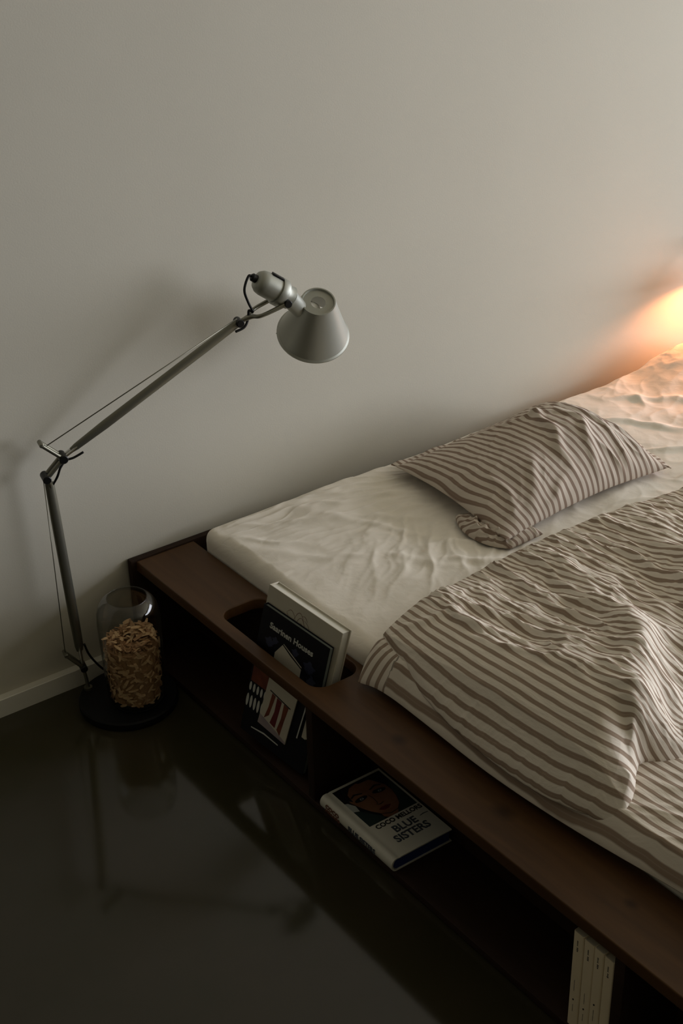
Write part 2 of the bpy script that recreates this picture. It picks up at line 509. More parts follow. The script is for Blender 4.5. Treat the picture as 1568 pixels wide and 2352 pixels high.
for i, yd in enumerate((-0.702, -1.5465, -2.12)):
    part('divider', box((0.001, yd - 0.022, 0.020), (0.148, yd, HS - 0.027), 0.001), M_wood_shaded, bed)
part('side_rail', box((XR - 0.03, YF, 0.0), (XR, -0.0235, HS), 0.003), M_wood_shaded, bed)
part('foot_board', box((0.0, YF - 0.022, 0.0), (XR, YF, HS), 0.003), M_wood_shaded, bed)
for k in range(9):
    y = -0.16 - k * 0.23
    part('slat', box((0.16, y - 0.04, 0.085), (XR - 0.032, y + 0.04, 0.105)), M_wood_shaded, bed)

# ------------------------------------------------------------------ mattress with sheet
matt = thing('mattress', 'cream mattress under a rumpled fitted sheet set inside the wooden bed frame', 'mattress', (0.161, -0.06, 0.106))
MX0, MX1, MY0, MY1, MZ = 0.161, 2.10, -2.10, -0.052, 0.328
part('mattress_core', box((MX0 + .02, MY0 + .02, 0.106), (MX1 - .02, MY1 - .02, MZ - 0.035), 0.02), M_white_cloth, matt)
def edge_space(a, b, n, cl=0.10):
    # finer near both ends
    t = np.linspace(0, 1, n)
    L = b - a
    k = int(n * 0.12)
    s1 = np.linspace(0, cl, k, endpoint=False); s3 = np.linspace(L - cl, L, k)
    s2 = np.linspace(cl, L - cl, n - 2 * k, endpoint=False)
    return a + np.concatenate([s1, s2, s3])
nu, nv = 560, 600
gx, gy = np.meshgrid(edge_space(MX0, MX1, nu), edge_space(MY0, MY1, nv), indexing='ij')
def sheet_height(X, Y):
    z = np.zeros_like(X)
    wx = X + 0.03 * fbm(X * 3, Y * 3, 3); wy = Y + 0.03 * fbm(X * 3, Y * 3, 5)
    z += 0.0065 * fbm(X * 3.2, Y * 3.2, 1, 3)
    # pulled folds radiating from the near wall corner along the wall
    A = np.exp(-((X - 0.55) / 0.36) ** 2) * np.exp(-((Y + 0.20) / 0.20) ** 2)
    ang = math.radians(-14)
    a = wx * math.cos(ang) + wy * math.sin(ang); b = -wx * math.sin(ang) + wy * math.cos(ang)
    z += 0.0062 * A * ridge(a * 2.2, b * 17, 21, 2, 2.2)
    # general soft crumple
    B = sstep(0.30, 0.9, X) * 0.6 + 0.45
    z += (1 - sstep(-0.62, -0.69, Y)) * 0.0026 * B * 0.6 * ridge(wx * 7, wy * 9, 31, 2, 2.0)
    ang = math.radians(38)
    a = wx * math.cos(ang) + wy * math.sin(ang); b = -wx * math.sin(ang) + wy * math.cos(ang)
    D = np.exp(-((X - 0.55) / 0.22) ** 2 - ((Y + 0.50) / 0.16) ** 2)
    z += 0.0055 * D * ridge(a * 3.5, b * 15, 41, 2, 2)
    for pts, am, w in (([(0.21, -0.09), (0.34, -0.17), (0.52, -0.27), (0.62, -0.36)], 0.006, 0.012),
                       ([(0.22, -0.08), (0.40, -0.13), (0.60, -0.20), (0.70, -0.24)], 0.006, 0.011),
                       ([(0.25, -0.075), (0.45, -0.10), (0.62, -0.12)], 0.005, 0.009),
                       ([(0.42, -0.20), (0.50, -0.31), (0.55, -0.42)], 0.005, 0.012),
                       ([(0.20, -0.14), (0.26, -0.24), (0.33, -0.30)], 0.004, 0.012),
                       ([(0.19, -0.22), (0.30, -0.36), (0.43, -0.44), (0.52, -0.60)], 0.004, 0.014),
                       ([(0.50, -0.52), (0.58, -0.60), (0.66, -0.66)], 0.007, 0.013),
                       ([(0.45, -0.45), (0.56, -0.47), (0.64, -0.52)], 0.006, 0.014),
                       ([(1.27, -0.42), (1.40, -0.52), (1.46, -0.64)], 0.010, 0.013),
                       ([(1.22, -0.60), (1.32, -0.60), (1.44, -0.62)], 0.008, 0.012),
                       ([(1.32, -0.22), (1.42, -0.34), (1.50, -0.50)], 0.009, 0.013),
                       ([(1.42, -0.12), (1.56, -0.24), (1.66, -0.40)], 0.008, 0.014),
                       ([(0.95, -0.60), (1.08, -0.62), (1.20, -0.66)], 0.006, 0.012)):
        z += crease(X + 0.010 * perlin(X * 16, Y * 16, 8), Y + 0.010 * perlin(X * 16, Y * 16, 9), pts, am, w)
    # bunched cloth heaped towards the head end, under the wall lamp
    wx = X + 0.03 * fbm(X * 6, Y * 6, 303, 3); wy = Y + 0.03 * fbm(X * 6, Y * 6, 305, 3)
    hp = 0.082 * np.exp(-((X - 1.80) / 0.15) ** 2 - ((Y + 0.17) / 0.13) ** 2) + 0.030 * np.exp(-((X - 1.80) / 0.22) ** 2 - ((Y + 0.42) / 0.14) ** 2)
    hm = sstep(1.30, 1.55, X)
    z += hp + hm * (0.0055 * ridge(wx * 3.5 - wy * 3, wy * 5 + wx * 2, 311, 2, 2) + 0.003 * fbm(X * 9, Y * 9, 313, 3))
    cov = sstep(-0.62, -0.69, Y)
    return z * (1 - cov) - 0.002 * cov
def rounded_rect_shell(X, Y, x0, x1, y0, y1, rc, rz, zt, hf):
    cx = np.clip(X, x0 + rc, x1 - rc); cy = np.clip(Y, y0 + rc, y1 - rc)
    dx, dy = X - cx, Y - cy
    r = np.hypot(dx, dy)
    f = np.where(r > rc, rc / np.maximum(r, 1e-9), 1.0)
    X2, Y2 = cx + dx * f, cy + dy * f
    d = np.minimum(np.minimum(X2 - x0, x1 - X2), np.minimum(Y2 - y0, y1 - Y2))
    dc = rc - np.minimum(r, rc)
    d = np.where((np.abs(dx) > 1e-9) & (np.abs(dy) > 1e-9), dc, d)
    t = np.clip(1 - d / rz, 0, 1)
    Z = zt - rz + rz * np.sqrt(np.maximum(0, 1 - t * t))
    return X2, Y2, Z + hf(X2, Y2) * sstep(0, 0.03, d), d
SX, SY, SZ, SD = rounded_rect_shell(gx, gy, MX0, MX1, MY0, MY1, 0.034, 0.032, MZ, sheet_height)
SZ -= 0.006 * np.exp(-((SX - 0.95) / 0.35) ** 2 - ((SY + 0.35) / 0.28) ** 2)
V = np.stack([SX, SY, SZ], -1).reshape(-1, 3)
Q = [grid_quads(nu, nv)]
# skirt
idx = np.arange(nu * nv).reshape(nu, nv)
ring = np.concatenate([idx[:, 0], idx[-1, 1:], idx[-2::-1, -1], idx[0, -2:0:-1]])
nr = len(ring)
RV = V[ring]
cen = np.array([(MX0 + MX1) / 2, (MY0 + MY1) / 2])
layers = []
K = 8
arc = np.cumsum(np.hypot(*np.diff(RV[:, :2], axis=0, append=RV[:1, :2]).T))
for k in range(1, K + 1):
    t = k / K
    P = RV.copy()
    P[:, 2] = RV[:, 2] + (0.20 - RV[:, 2]) * t
    wob = 0.0030 * perlin(arc * 9, np.full(nr, t * 1.5), 61) * math.sin(math.pi * min(1, t * 1.2))
    ox = np.where(P[:, 0] < MX0 + .001, -1.0, 0.0)
    P[:, 0] += ox * (wob - 0.001) * 0.8
    P[:, 0] = np.maximum(P[:, 0], 0.1592)
    layers.append(P)
prev = ring
off = len(V)
V = np.concatenate([V] + layers)
for k in range(K):
    cur = np.arange(nr) + off + k * nr
    Q.append(np.stack([prev, cur, np.roll(cur, -1), np.roll(prev, -1)], 1))
    prev = cur
uv = V[:, :2] + V[:, 2:3] * np.array([[1.0, 1.0]])
me = np_mesh(V, np.concatenate(Q), uv)
part('fitted_sheet', me, M_sheet, matt)

# ------------------------------------------------------------------ puffy cloth bodies
def interp_poly(pts, t):
    pts = np.array(pts, float)
    d = np.concatenate([[0], np.cumsum(np.linalg.norm(np.diff(pts, axis=0), axis=1))]); d /= d[-1]
    return np.stack([np.interp(t, d, pts[:, i]) for i in range(pts.shape[1])], -1)
def smooth_poly(pts, it=3):
    pts = [tuple(p) for p in pts]
    for _ in range(it):
        out = [pts[0]]
        for a, b in zip(pts[:-1], pts[1:]):
            out.append(tuple(0.75 * x + 0.25 * y for x, y in zip(a, b)))
            out.append(tuple(0.25 * x + 0.75 * y for x, y in zip(a, b)))
        out.append(pts[-1])
        pts = out
    return pts
def coons(left, right, far, near, u, v):
    """u: 0 left..1 right, v: 0 far..1 near ; boundaries share their corners"""
    U, Vv = np.meshgrid(u, v, indexing='ij')
    Lp = interp_poly(smooth_poly(left), v)[None]; Rp = interp_poly(smooth_poly(right), v)[None]
    Fp = interp_poly(smooth_poly(far), u)[:, None]; Np = interp_poly(smooth_poly(near), u)[:, None]
    U_, V_ = U[..., None], Vv[..., None]
    p00, p10 = np.array(far[0], float), np.array(far[-1], float)
    p01, p11 = np.array(near[0], float), np.array(near[-1], float)
    P = (1 - U_) * Lp + U_ * Rp + (1 - V_) * Fp + V_ * Np - ((1 - U_) * (1 - V_) * p00 + U_ * (1 - V_) * p10 + (1 - U_) * V_ * p01 + U_ * V_ * p11)
    return U, Vv, P[..., 0], P[..., 1]
def ends_fine(n, e=0.06, frac=0.18):
    k = int(n * frac)
    a = e * (np.linspace(0, 1, k, endpoint=False)) ** 1.6
    return np.concatenate([a, np.linspace(e, 1 - e, n - 2 * k, endpoint=False), (1 - e) + (e - a[::-1])])
def close_body(X, Y, Zt, Zb, uvx, uvy):
    nu_, nv_ = X.shape
    Vt = np.stack([X, Y, Zt], -1).reshape(-1, 3); Vb = np.stack([X, Y, Zb], -1).reshape(-1, 3)
    n = len(Vt)
    Q = [grid_quads(nu_, nv_), grid_quads(nu_, nv_, n, True)]
    idx = np.arange(n).reshape(nu_, nv_)
    ring = np.concatenate([idx[:, 0], idx[-1, 1:], idx[-2::-1, -1], idx[0, -2:0:-1]])
    Q.append(np.stack([ring, ring + n, np.roll(ring, -1) + n, np.roll(ring, -1)], 1))
    uv = np.stack([uvx, uvy], -1).reshape(-1, 2)
    return np_mesh(np.concatenate([Vt, Vb]), np.concatenate(Q), np.concatenate([uv, uv]))
def rim(d, r):
    t = np.clip(1 - d / r, 0, 1)
    return np.sqrt(np.maximum(0, 1 - t * t))

# ------------------------------------------------------------------ duvet
duvet = thing('duvet', 'brown and cream striped duvet folded back over itself on the near side of the bed', 'duvet', (0.12, -1.4, 0.335))
# lower layer: lies on the mattress and shows along the edge and past the hem
u = ends_fine(300); v = ends_fine(420)
Uq, Vq, X, Y = coons([(0.104, -0.742), (0.118, -0.80), (0.116, -0.95), (0.112, -1.10), (0.116, -1.25), (0.126, -1.40), (0.140, -1.55), (0.150, -1.75), (0.155, -2.02)],
                     [(1.95, -0.78), (1.95, -2.02)],
                     [(0.104, -0.742), (0.16, -0.722), (0.215, -0.722), (0.37, -0.695), (0.61, -0.668), (0.82, -0.665), (1.13, -0.70), (1.6, -0.75), (1.95, -0.78)],
                     [(0.155, -2.02), (0.6, -2.03), (1.95, -2.02)], u, v)
dl = X - (0.118 + 0.0 * Y); dl = Uq * 1.83; df = Vq * 1.3; dn = (1 - Vq) * 1.3; dr = (1 - Uq) * 1.8
over = np.clip(MX0 - X, 0, 1)
base = MZ + 0.006 - over * 0.65 - 0.010 * np.exp(-(dl / 0.02) ** 2) * sstep(0.0, 0.012, over)
th = 0.040 * rim(dl, 0.035) * rim(df, 0.03) * rim(dn, 0.03) * rim(dr, 0.03)
th = th * (0.75 + 0.25 * sstep(0, 0.15, dl))
wr = 0.004 * fbm(X * 6, Y * 5, 71, 3) + 0.0035 * ridge((X + 0.35 * Y) * 11 + 0.5 * fbm(X * 5, Y * 5, 3, 2), Y * 2.5, 73, 2, 2)
wr += crease(X, Y, [(0.20, -1.42), (0.40, -1.60), (0.62, -1.74)], 0.004, 0.007)
ZT = base + th + wr * sstep(0, 0.03, dl) * sstep(0, 0.03, df)
ZB = np.minimum(base - 0.004 * rim(dl, 0.02), ZT - 0.001)
SU = dl * 1.05 + 0.10 * (Y + 1.4) * sstep(0.05, 0.4, dl) + 0.003 * fbm(X * 5, Y * 5, 77, 2)
# the pulled corner shows its stripes on the slant
fk = (Y > -0.812).astype(float)
SU = SU * (1 - fk) + fk * (0.95 * Y + 0.35 * X)
part('lower_layer', close_body(X, Y, ZT, ZB, SU, Y), M_duvet, duvet)
# top layer
u = ends_fine(520, 0.05); v = ends_fine(470, 0.07)
TL = [(0.178, -0.732), (0.160, -0.770), (0.150, -0.83), (0.128, -0.93), (0.116, -1.03), (0.110, -1.13), (0.112, -1.24), (0.124, -1.33), (0.150, -1.408)]
TF = [(0.178, -0.732), (0.24, -0.712), (0.37, -0.685), (0.61, -0.660), (0.82, -0.657), (1.13, -0.692), (1.6, -0.742), (1.95, -0.775)]
TN = [(0.150, -1.408), (0.20, -1.392), (0.245, -1.352), (0.275, -1.338), (0.31, -1.372), (0.42, -1.388), (0.8, -1.43), (1.95, -1.52)]
TR = [(1.95, -0.775), (1.95, -1.52)]
Uq, Vq, X, Y = coons(TL, TR, TF, TN, u, v)
Wd = 1.95 - 0.13
dl = Uq * Wd; df = Vq * 0.70; dn = (1 - Vq) * 0.70; dr = (1 - Uq) * Wd
v1 = Vq
def vi(ts, vals): return np.interp(v1.ravel(), ts, vals).reshape(v1.shape)
dridge = vi([0, 0.15, 0.45, 0.70, 0.86, 0.95, 1.0], [0.12, 0.14, 0.145, 0.185, 0.185, 0.145, 0.10])
hr = vi([0, 0.10, 0.45, 0.70, 0.86, 0.95, 1.0], [0.022, 0.040, 0.066, 0.092, 0.104, 0.090, 0.06])
q = dl / dridge
ramp = np.where(q < 1, np.sin(np.clip(q, 0, 1) * math.pi / 2) ** 0.9, 1.0)
past = sstep(1.0, 2.1, q)
plate = hr * ramp * (1 - 0.50 * past)
plate = plate + 0.034 * np.exp(-((X - 0.42) / 0.12) ** 2 - ((Y + 1.13) / 0.13) ** 2) * sstep(0.2, 1.0, q)
dnw = 0.10 + 0.15 * sstep(0.27, 0.42, X)
e = rim(df, 0.050) * (0.10 + 0.90 * np.sin(np.clip((dn + 0.01) / dnw, 0, 1) * math.pi / 2)) * rim(dr, 0.04)
top = 0.010 * rim(dl, 0.012) * rim(df, 0.02) * rim(dn, 0.012) + plate * e
wx = X + 0.020 * fbm(X * 5, Y * 5, 83, 3); wy = Y + 0.020 * fbm(X * 5, Y * 5, 85, 3)
lit = sstep(0.80, 1.10, q + 0.10 * perlin(X * 14, Y * 14, 51))             # crumpled plateau versus the smooth hanging face
edge_f = sstep(0, 0.03, df) * sstep(0, 0.02, dn)
# long swelling folds that run towards the near hem
def wob(k): return X + 0.02 * perlin(X * 9, Y * 9, k), Y + 0.02 * perlin(X * 9, Y * 9, k + 1)
A_, B_ = wob(8)
big = 0
for pts, am, w in (([(0.62, -0.72), (0.585, -0.84), (0.555, -0.95), (0.53, -1.05), (0.49, -1.13), (0.40, -1.20), (0.33, -1.27), (0.29, -1.345)], 0.034, 0.042),
                   ([(0.90, -0.70), (0.86, -0.85), (0.78, -1.00), (0.70, -1.15), (0.62, -1.30), (0.58, -1.42)], 0.032, 0.06),
                   ([(1.16, -0.74), (1.12, -0.92), (1.02, -1.10), (0.92, -1.30)], 0.032, 0.07),
                   ([(1.45, -0.78), (1.40, -0.95), (1.28, -1.15)], 0.030, 0.08),
                   ([(0.42, -0.72), (0.40, -0.82), (0.40, -0.95), (0.41, -1.08)], 0.013, 0.022),
                   ([(0.49, -0.80), (0.47, -0.92), (0.465, -1.05)], 0.010, 0.016)):
    big = big + crease(A_, B_, pts, am, w)
ang = math.radians(-97)
a = wx * math.cos(ang) + wy * math.sin(ang); b = -wx * math.sin(ang) + wy * math.cos(ang)
w1 = ridge(a * 2.4, b * 13, 87, 2, 2.0)
w2 = ridge(a * 6.5, b * 30, 89, 2, 1.8)
w3 = fbm(a * 10, b * 46, 92, 2)
z = top + edge_f * (lit * (big + 0.0100 * (w1 - 0.5) + 0.0046 * w2 + 0.0014 * w3) + (1 - lit) * (0.0030 * fbm(X * 5, Y * 4, 91, 2) + 0.0006 * w2))
# crumpled lip where the hanging face begins
z += edge_f * 0.007 * np.exp(-((q - 1.04) / 0.10) ** 2) * (0.45 + 0.8 * perlin(X * 22, Y * 22, 53))
z += (1 - lit) * 0.0030 * ridge(wx * 5 + wy * 1.0, wy * 16 + wx * 4, 95, 2, 2) * np.exp(-(dl / 0.035) ** 2)
for pts, am, w in (([(0.28, -0.86), (0.29, -0.96), (0.31, -1.06), (0.34, -1.13)], 0.006, 0.010),
                   ([(0.34, -0.78), (0.35, -0.90), (0.37, -1.02), (0.37, -1.12)], 0.007, 0.010),
                   ([(0.185, -0.78), (0.24, -0.80), (0.33, -0.80)], 0.005, 0.012)):
    z += edge_f * crease(A_, B_, pts, am, w)
z += sstep(0.0, 0.012, dn) * 0.007 * np.exp(-(dn / 0.03) ** 2) * ridge(X * 20, Y * 3, 97, 2, 1.5) * sstep(0, .05, dl)
over = np.clip(MX0 + 0.01 - X, 0, 1)
base = MZ + 0.036 - over * 0.62 + 0.004 * sstep(0.9, 1.0, Vq) 
ZT = base + z
# sag the hem corner over the edge
ZT -= 0.012 * np.exp(-((X - 0.15) / 0.05) ** 2 - ((Y + 1.40) / 0.05) ** 2)
ZB = np.minimum(base - 0.001, ZT - 0.0008)
ZB -= 0.006 * np.exp(-(df / 0.03) ** 2)
# arc-length across so the stripes keep their width down the hanging face
dX = np.diff(X, axis=0, prepend=X[:1]); dZ = np.diff(top, axis=0, prepend=top[:1])
arcu = np.cumsum(np.hypot(dX, dZ), axis=0) + 0.5 * X[:1]
SU = arcu + 0.26 * np.clip(X - 0.28, 0, 0.9) * (Y + 0.70) + 0.42 * np.clip(X - 0.27, 0, 2) + 0.004 * fbm(X * 5, Y * 3, 99, 2) + 0.03 * (Y + 0.7)
part('folded_layer', close_body(X, Y, ZT, ZB, SU, Y), M_duvet, duvet)

# ------------------------------------------------------------------ striped pillow
pil = thing('pillow', 'small brown striped pillow with a flat flange lying crosswise on the cream sheet', 'pillow', (0.95, -0.37, 0.334))
def pillow_body(BL, BR, FR, FL, zb, thick, bulge=0.02, nu_=330, nv_=260, seed=5, wr=1.0, power=0.62, stripes=True, tilt=None):
    """corners: FL far-left, FR far-right (by the wall), BL near-left, BR near-right"""
    u = ends_fine(nu_, 0.05, 0.12); v = ends_fine(nv_, 0.05, 0.12)
    def sag(a, b, s):
        a, b = np.array(a), np.array(b); d = b - a; n_ = np.array([-d[1], d[0]]) / np.linalg.norm(d)
        return [tuple(a + d * t + n_ * s * math.sin(math.pi * t)) for t in np.linspace(0, 1, 9)]
    U, Vv, X, Y = coons(sag(FL, BL, bulge * 0.15), sag(FR, BR, -bulge), sag(FL, FR, -bulge * 0.4), sag(BL, BR, bulge), u, v)
    pu = np.clip(1 - np.abs(2 * U - 1) ** 2.4, 0, 1); pv = np.clip(1 - np.abs(2 * Vv - 1) ** 2.2, 0, 1)
    Pf = (pu * pv) ** power
    return U, Vv, X, Y, Pf
U, Vv, X, Y, Pf = pillow_body((0.650, -0.590), (1.225, -0.560), (1.275, -0.150), (0.690, -0.140), 0, 0)
wx = X + 0.02 * fbm(X * 7, Y * 7, 203, 3); wy = Y + 0.02 * fbm(X * 7, Y * 7, 205, 3)
Pf = Pf * (0.72 + 0.28 * sstep(0.05, 0.55, U))
zt = 0.125 * Pf * (1 + 0.10 * fbm(X * 4, Y * 4, 207, 2)) * (0.92 + 0.16 * sstep(0.3, 0.9, U) + 0.10 * sstep(0.2, 0.8, Vv))
m = sstep(0, 0.3, Pf)
right = sstep(0.45, 0.8, U)
zt += m * (0.0016 * ridge(wx * 8, wy * 14, 211, 2, 2) + right * 0.0070 * ridge(wx * 11 + wy * 4, wy * 3.5, 213, 2, 2.0))
for pts, am, w in (([(1.00, -0.26), (0.98, -0.38), (0.92, -0.52)], 0.012, 0.014), ([(1.05, -0.30), (1.05, -0.42), (1.00, -0.55)], 0.011, 0.012),
                   ([(1.09, -0.30), (1.12, -0.42), (1.10, -0.55)], 0.010, 0.013), ([(0.88, -0.22), (0.98, -0.30), (1.05, -0.34)], 0.006, 0.010),
                   ([(0.90, -0.52), (0.84, -0.56), (0.80, -0.575)], 0.010, 0.012), ([(1.15, -0.36), (1.18, -0.46), (1.16, -0.54)], 0.008, 0.012),
                   ([(0.76, -0.56), (0.82, -0.50), (0.86, -0.44)], 0.008, 0.016), ([(0.70, -0.57), (0.74, -0.50), (0.75, -0.42)], 0.006, 0.013)):
    zt += m * crease(X + 0.012 * perlin(X * 14, Y * 14, 8), Y, pts, am, w)
zb = MZ + 0.009 + 0.016 * (1 - Pf) ** 2 * (1 - sstep(0.6, 1.0, U) * 0.5)
lift = 0.012 * np.exp(-(U / 0.16) ** 2) * np.clip(np.sin(np.pi * np.clip(Vv * 1.15, 0, 1)), 0, 1)   # raised left seam
ZB = zb + lift
ZT = ZB + 0.003 + zt
dX = np.diff(X, axis=0, prepend=X[:1]); dZ = np.diff(0.112 * Pf, axis=0, prepend=0 * X[:1])
SU = X + 0.010 * fbm(X * 5, Y * 5, 215, 2) - 0.10 * np.sin(np.pi * Vv) * 0.12 * (U - 0.5)
part('pillowcase_body', close_body(X, Y, ZT, ZB, SU, Y), M_pillow, pil)
# flange along the wall side and the right side
def strip(name, inner, outer, zi, zo, parent, m_, wave=0.004, freq=26, n=160, k=8, seed=3, su=0):
    t = np.linspace(0, 1, n)
    A = interp_poly(inner, t); B = interp_poly(outer, t)
    s = np.linspace(0, 1, k)
    P = A[:, None] * (1 - s)[None, :, None] + B[:, None] * s[None, :, None]
    Z = zi + (zo - zi) * s[None] + wave * (perlin(t * freq, t * 0 + seed, seed)[:, None] * s[None] + 0.3 * s[None])
    Z = np.broadcast_to(Z, P.shape[:2])
    X, Y = P[..., 0], P[..., 1]
    return part(name, close_body(X, Y, Z + 0.0014, Z - 0.0014, X if su == 0 else Y, Y), m_, parent)
strip('flange', [(0.70, -0.15), (0.98, -0.147), (1.262, -0.158)], [(0.690, -0.118), (0.97, -0.112), (1.285, -0.122)], 0.352, 0.350, pil, M_pillow, 0.006, 14)
strip('flange', [(1.262, -0.155), (1.258, -0.35), (1.218, -0.55)], [(1.288, -0.135), (1.288, -0.36), (1.230, -0.568)], 0.352, 0.346, pil, M_pillow, 0.005, 6, su=1)
# rumpled open end tucked under the near-left corner
u = np.linspace(0, 1, 150); v = np.linspace(0, 1, 110)
Uq, Vq, X, Y = coons([(0.655, -0.405), (0.628, -0.45), (0.617, -0.50), (0.625, -0.56), (0.655, -0.598)], [(0.74, -0.44), (0.76, -0.595)],
                     [(0.655, -0.405), (0.74, -0.44)], [(0.655, -0.598), (0.76, -0.595)], u, v)
Pf = ((1 - np.abs(2 * Uq - 1) ** 3) * (1 - np.abs(2 * Vq - 1) ** 3)).clip(0, 1) ** 0.5
z = 0.022 * Pf + Pf * 0.012 * (ridge(X * 18 + 0.6 * fbm(X * 12, Y * 12, 3, 2), Y * 16, 301, 2, 1.6) - 0.5)
part('rumpled_opening', close_body(X, Y, MZ + 0.008 + z.clip(0.001, 1), np.full_like(X, MZ + 0.005), X + 0.5 * Y, Y), M_pillow, pil)

# ------------------------------------------------------------------ small wall lamp just right of the frame
LX, LY = 1.925, -0.165
st = thing('wall_lamp', 'lit dome lamp on the wall glowing warm orange above the bunched cream sheet', 'wall lamp', (LX, 0.0, 0.60))
bm = bmesh.new()
lathe(bm, [(0, 0.001), (0.038, 0.001), (0.040, 0.004), (0.038, 0.012), (0, 0.014)], (LX + 0.07, 0.0, 0.655), (0, -1, 0), 32)
part('wall_plate', to_mesh(bm, smooth=True, angle=40), M_chrome, st)
bm = bmesh.new()
tube(bm, [(LX + 0.07, -0.012, 0.655), (LX + 0.05, -0.07, 0.665), (LX, LY, 0.650), (LX, LY, 0.612)], 0.006, 12, smoothn=6)
part('bracket', to_mesh(bm, smooth=True, angle=40), M_chrome, st)
bm = bmesh.new()
lathe(bm, [(0.098, 0.0), (0.096, 0.020), (0.082, 0.050), (0.052, 0.072), (0.0, 0.082), (0, 0.079), (0.050, 0.069), (0.079, 0.048), (0.093, 0.019), (0.095, 0.0), (0.098, 0)], (LX, LY, 0.535), (0, 0, 1), 64)
part('shade', to_mesh(bm, smooth=True, angle=60), M_alu_shade, st)
M_glow = mat('warm_bulb_glow', (1, 0.8, 0.5), 0.4)
gb = M_glow.node_tree.nodes['Principled BSDF']
gb.inputs['Emission Color'].default_value = (1.0, 0.40, 0.11, 1)
gb.inputs['Emission Strength'].default_value = 10
bm = bmesh.new()
lathe(bm, [(0, -0.020), (0.012, -0.016), (0.018, -0.005), (0.018, 0.005), (0.012, 0.016), (0, 0.020)], (LX, LY, 0.597), (0, 0, 1), 24)
part('bulb', to_mesh(bm, smooth=True), M_glow, st)
pd = bpy.data.lights.new('wall_lamp_light', 'POINT')
pd.energy = 6.6; pd.color = (1.0, 0.34, 0.12); pd.shadow_soft_size = 0.02
po = bpy.data.objects.new('wall_lamp_light', pd); C.objects.link(po)
po.location = (LX, LY, 0.568)

# ------------------------------------------------------------------ adjustable desk lamp
lamp = thing('task_lamp', 'aluminium swing-arm lamp with conical shade and round black base in the corner by the wall', 'lamp', (-0.12, -0.15, 0))
bm = bmesh.new()
lathe(bm, [(0, 0.0005), (0.113, 0.0005), (0.115, 0.004), (0.115, 0.018), (0.112, 0.022), (0, 0.022)], (-0.12, -0.15, 0), (0, 0, 1), 96)
part('base', to_mesh(bm, smooth=True, angle=35), M_base, lamp)
PH = math.radians(13)
dirp = Vector((math.cos(PH), -math.sin(PH), 0)); nrm = Vector((math.sin(PH), math.cos(PH), 0))   # in-plane / across
K0 = Vector((-0.1871, -0.0661, 0.0845)); EA = Vector((-0.2123, -0.0602, 0.5825)); EB = Vector((-0.1725, -0.0694, 0.6226))
K3 = Vector((0.2332, -0.1631, 0.8581)); HK = Vector((0.3346, -0.1865, 0.8927))
RL = Vector((-0.2222, -0.058, 0.1292)); RT = Vector((-0.2136, -0.0599, 0.6626))
bm = bmesh.new()
cyl_between(bm, (-0.183, -0.072, 0.0215), (-0.183, -0.072, 0.028), 0.010, 20)
tube(bm, [(-0.183, -0.072, 0.024), (-0.184, -0.070, 0.05), K0], [0.0045, 0.0045, 0.004])
part('stem', to_mesh(bm, smooth=True, angle=40), M_alu, lamp)
def knob(p, r=0.0085, half=0.013):
    bm = bmesh.new()
    cyl_between(bm, p - nrm * half, p + nrm * half, r, 24, 0.0015)
    part('joint_knob', to_mesh(bm, smooth=True, angle=40), M_black, lamp)
for p_, r_, h_ in ((K0, 0.0085, .017), (EA, 0.0092, .017), (EB, 0.0098, .017), (K3, 0.0088, .014), (HK, 0.0085, .034)):
    knob(p_, r_, h_)
def arm(p0, p1, r0, r1, r2, tip0, tip1):
    """tapered oval profile tube with narrow yoke pieces at the ends"""
    p0, p1 = Vector(p0), Vector(p1)
    d = (p1 - p0)
    a = p0 + d * tip0; b = p0 + d * (1 - tip1)
    bm = bmesh.new()
    pts = [a + (b - a) * t for t in (0, 0.03, 0.2, 0.5, 0.8, 1.0)]
    rad = [r0 * 0.75, r0, r1, r1, r1, r2]
    tube(bm, pts, rad, 20, flat=0.62)
    part('arm', to_mesh(bm, smooth=True, angle=40), M_alu, lamp)
    for s in (-1, 1):
        for pts_ in ([p0 + nrm * s * 0.006, a + nrm * s * 0.005, a + d * 0.03 + nrm * s * 0.003],
                     [b - d * 0.03 + nrm * s * 0.003, b + nrm * s * 0.005, p1 + nrm * s * 0.006]):
            bm = bmesh.new()
            tube(bm, pts_, [0.0030, 0.0035, 0.003], 8)
            part('arm_yoke', to_mesh(bm, smooth=True, angle=40), M_chrome, lamp)
LT = Vector((-0.196, -0.064, 0.578))
arm(K0 + Vector((0, 0, 0.0)), EA + Vector((0.006, 0, 0)), 0.0105, 0.0118, 0.0105, 0.09, 0.03)
arm(EB, K3, 0.0085, 0.0110, 0.0098, 0.05, 0.0)
def link(pts, r, m=M_alu, name='link_arm', n=10, both=True, sep=0.009):
    bm = bmesh.new()
    for s in ((-1, 1) if both else (0,)):
        tube(bm, [Vector(p) + nrm * s * sep for p in pts], r, n)
    if both:
        cyl_between(bm, Vector(pts[-1]) - nrm * (sep + .004), Vector(pts[-1]) + nrm * (sep + .004), 0.005, 16, .001)
    part(name, to_mesh(bm, smooth=True, angle=40), m, lamp)
link([EA, EB], 0.0048)
link([EB, RT], 0.0046)
link([K0, RL], 0.0040)
# tension wires
bm = bmesh.new(); tube(bm, [RL, EA + Vector((-0.006, 0.0, -0.006))], 0.0011, 8)
part('tension_wire', to_mesh(bm, smooth=True), M_alu, lamp)
bm = bmesh.new(); tube(bm, [Vector((-0.2017, -0.0627, 0.6559)), K3 + Vector((-0.006, -0.004, 0.011))], 0.0013, 8)
part('tension_wire', to_mesh(bm, smooth=True), M_alu, lamp)
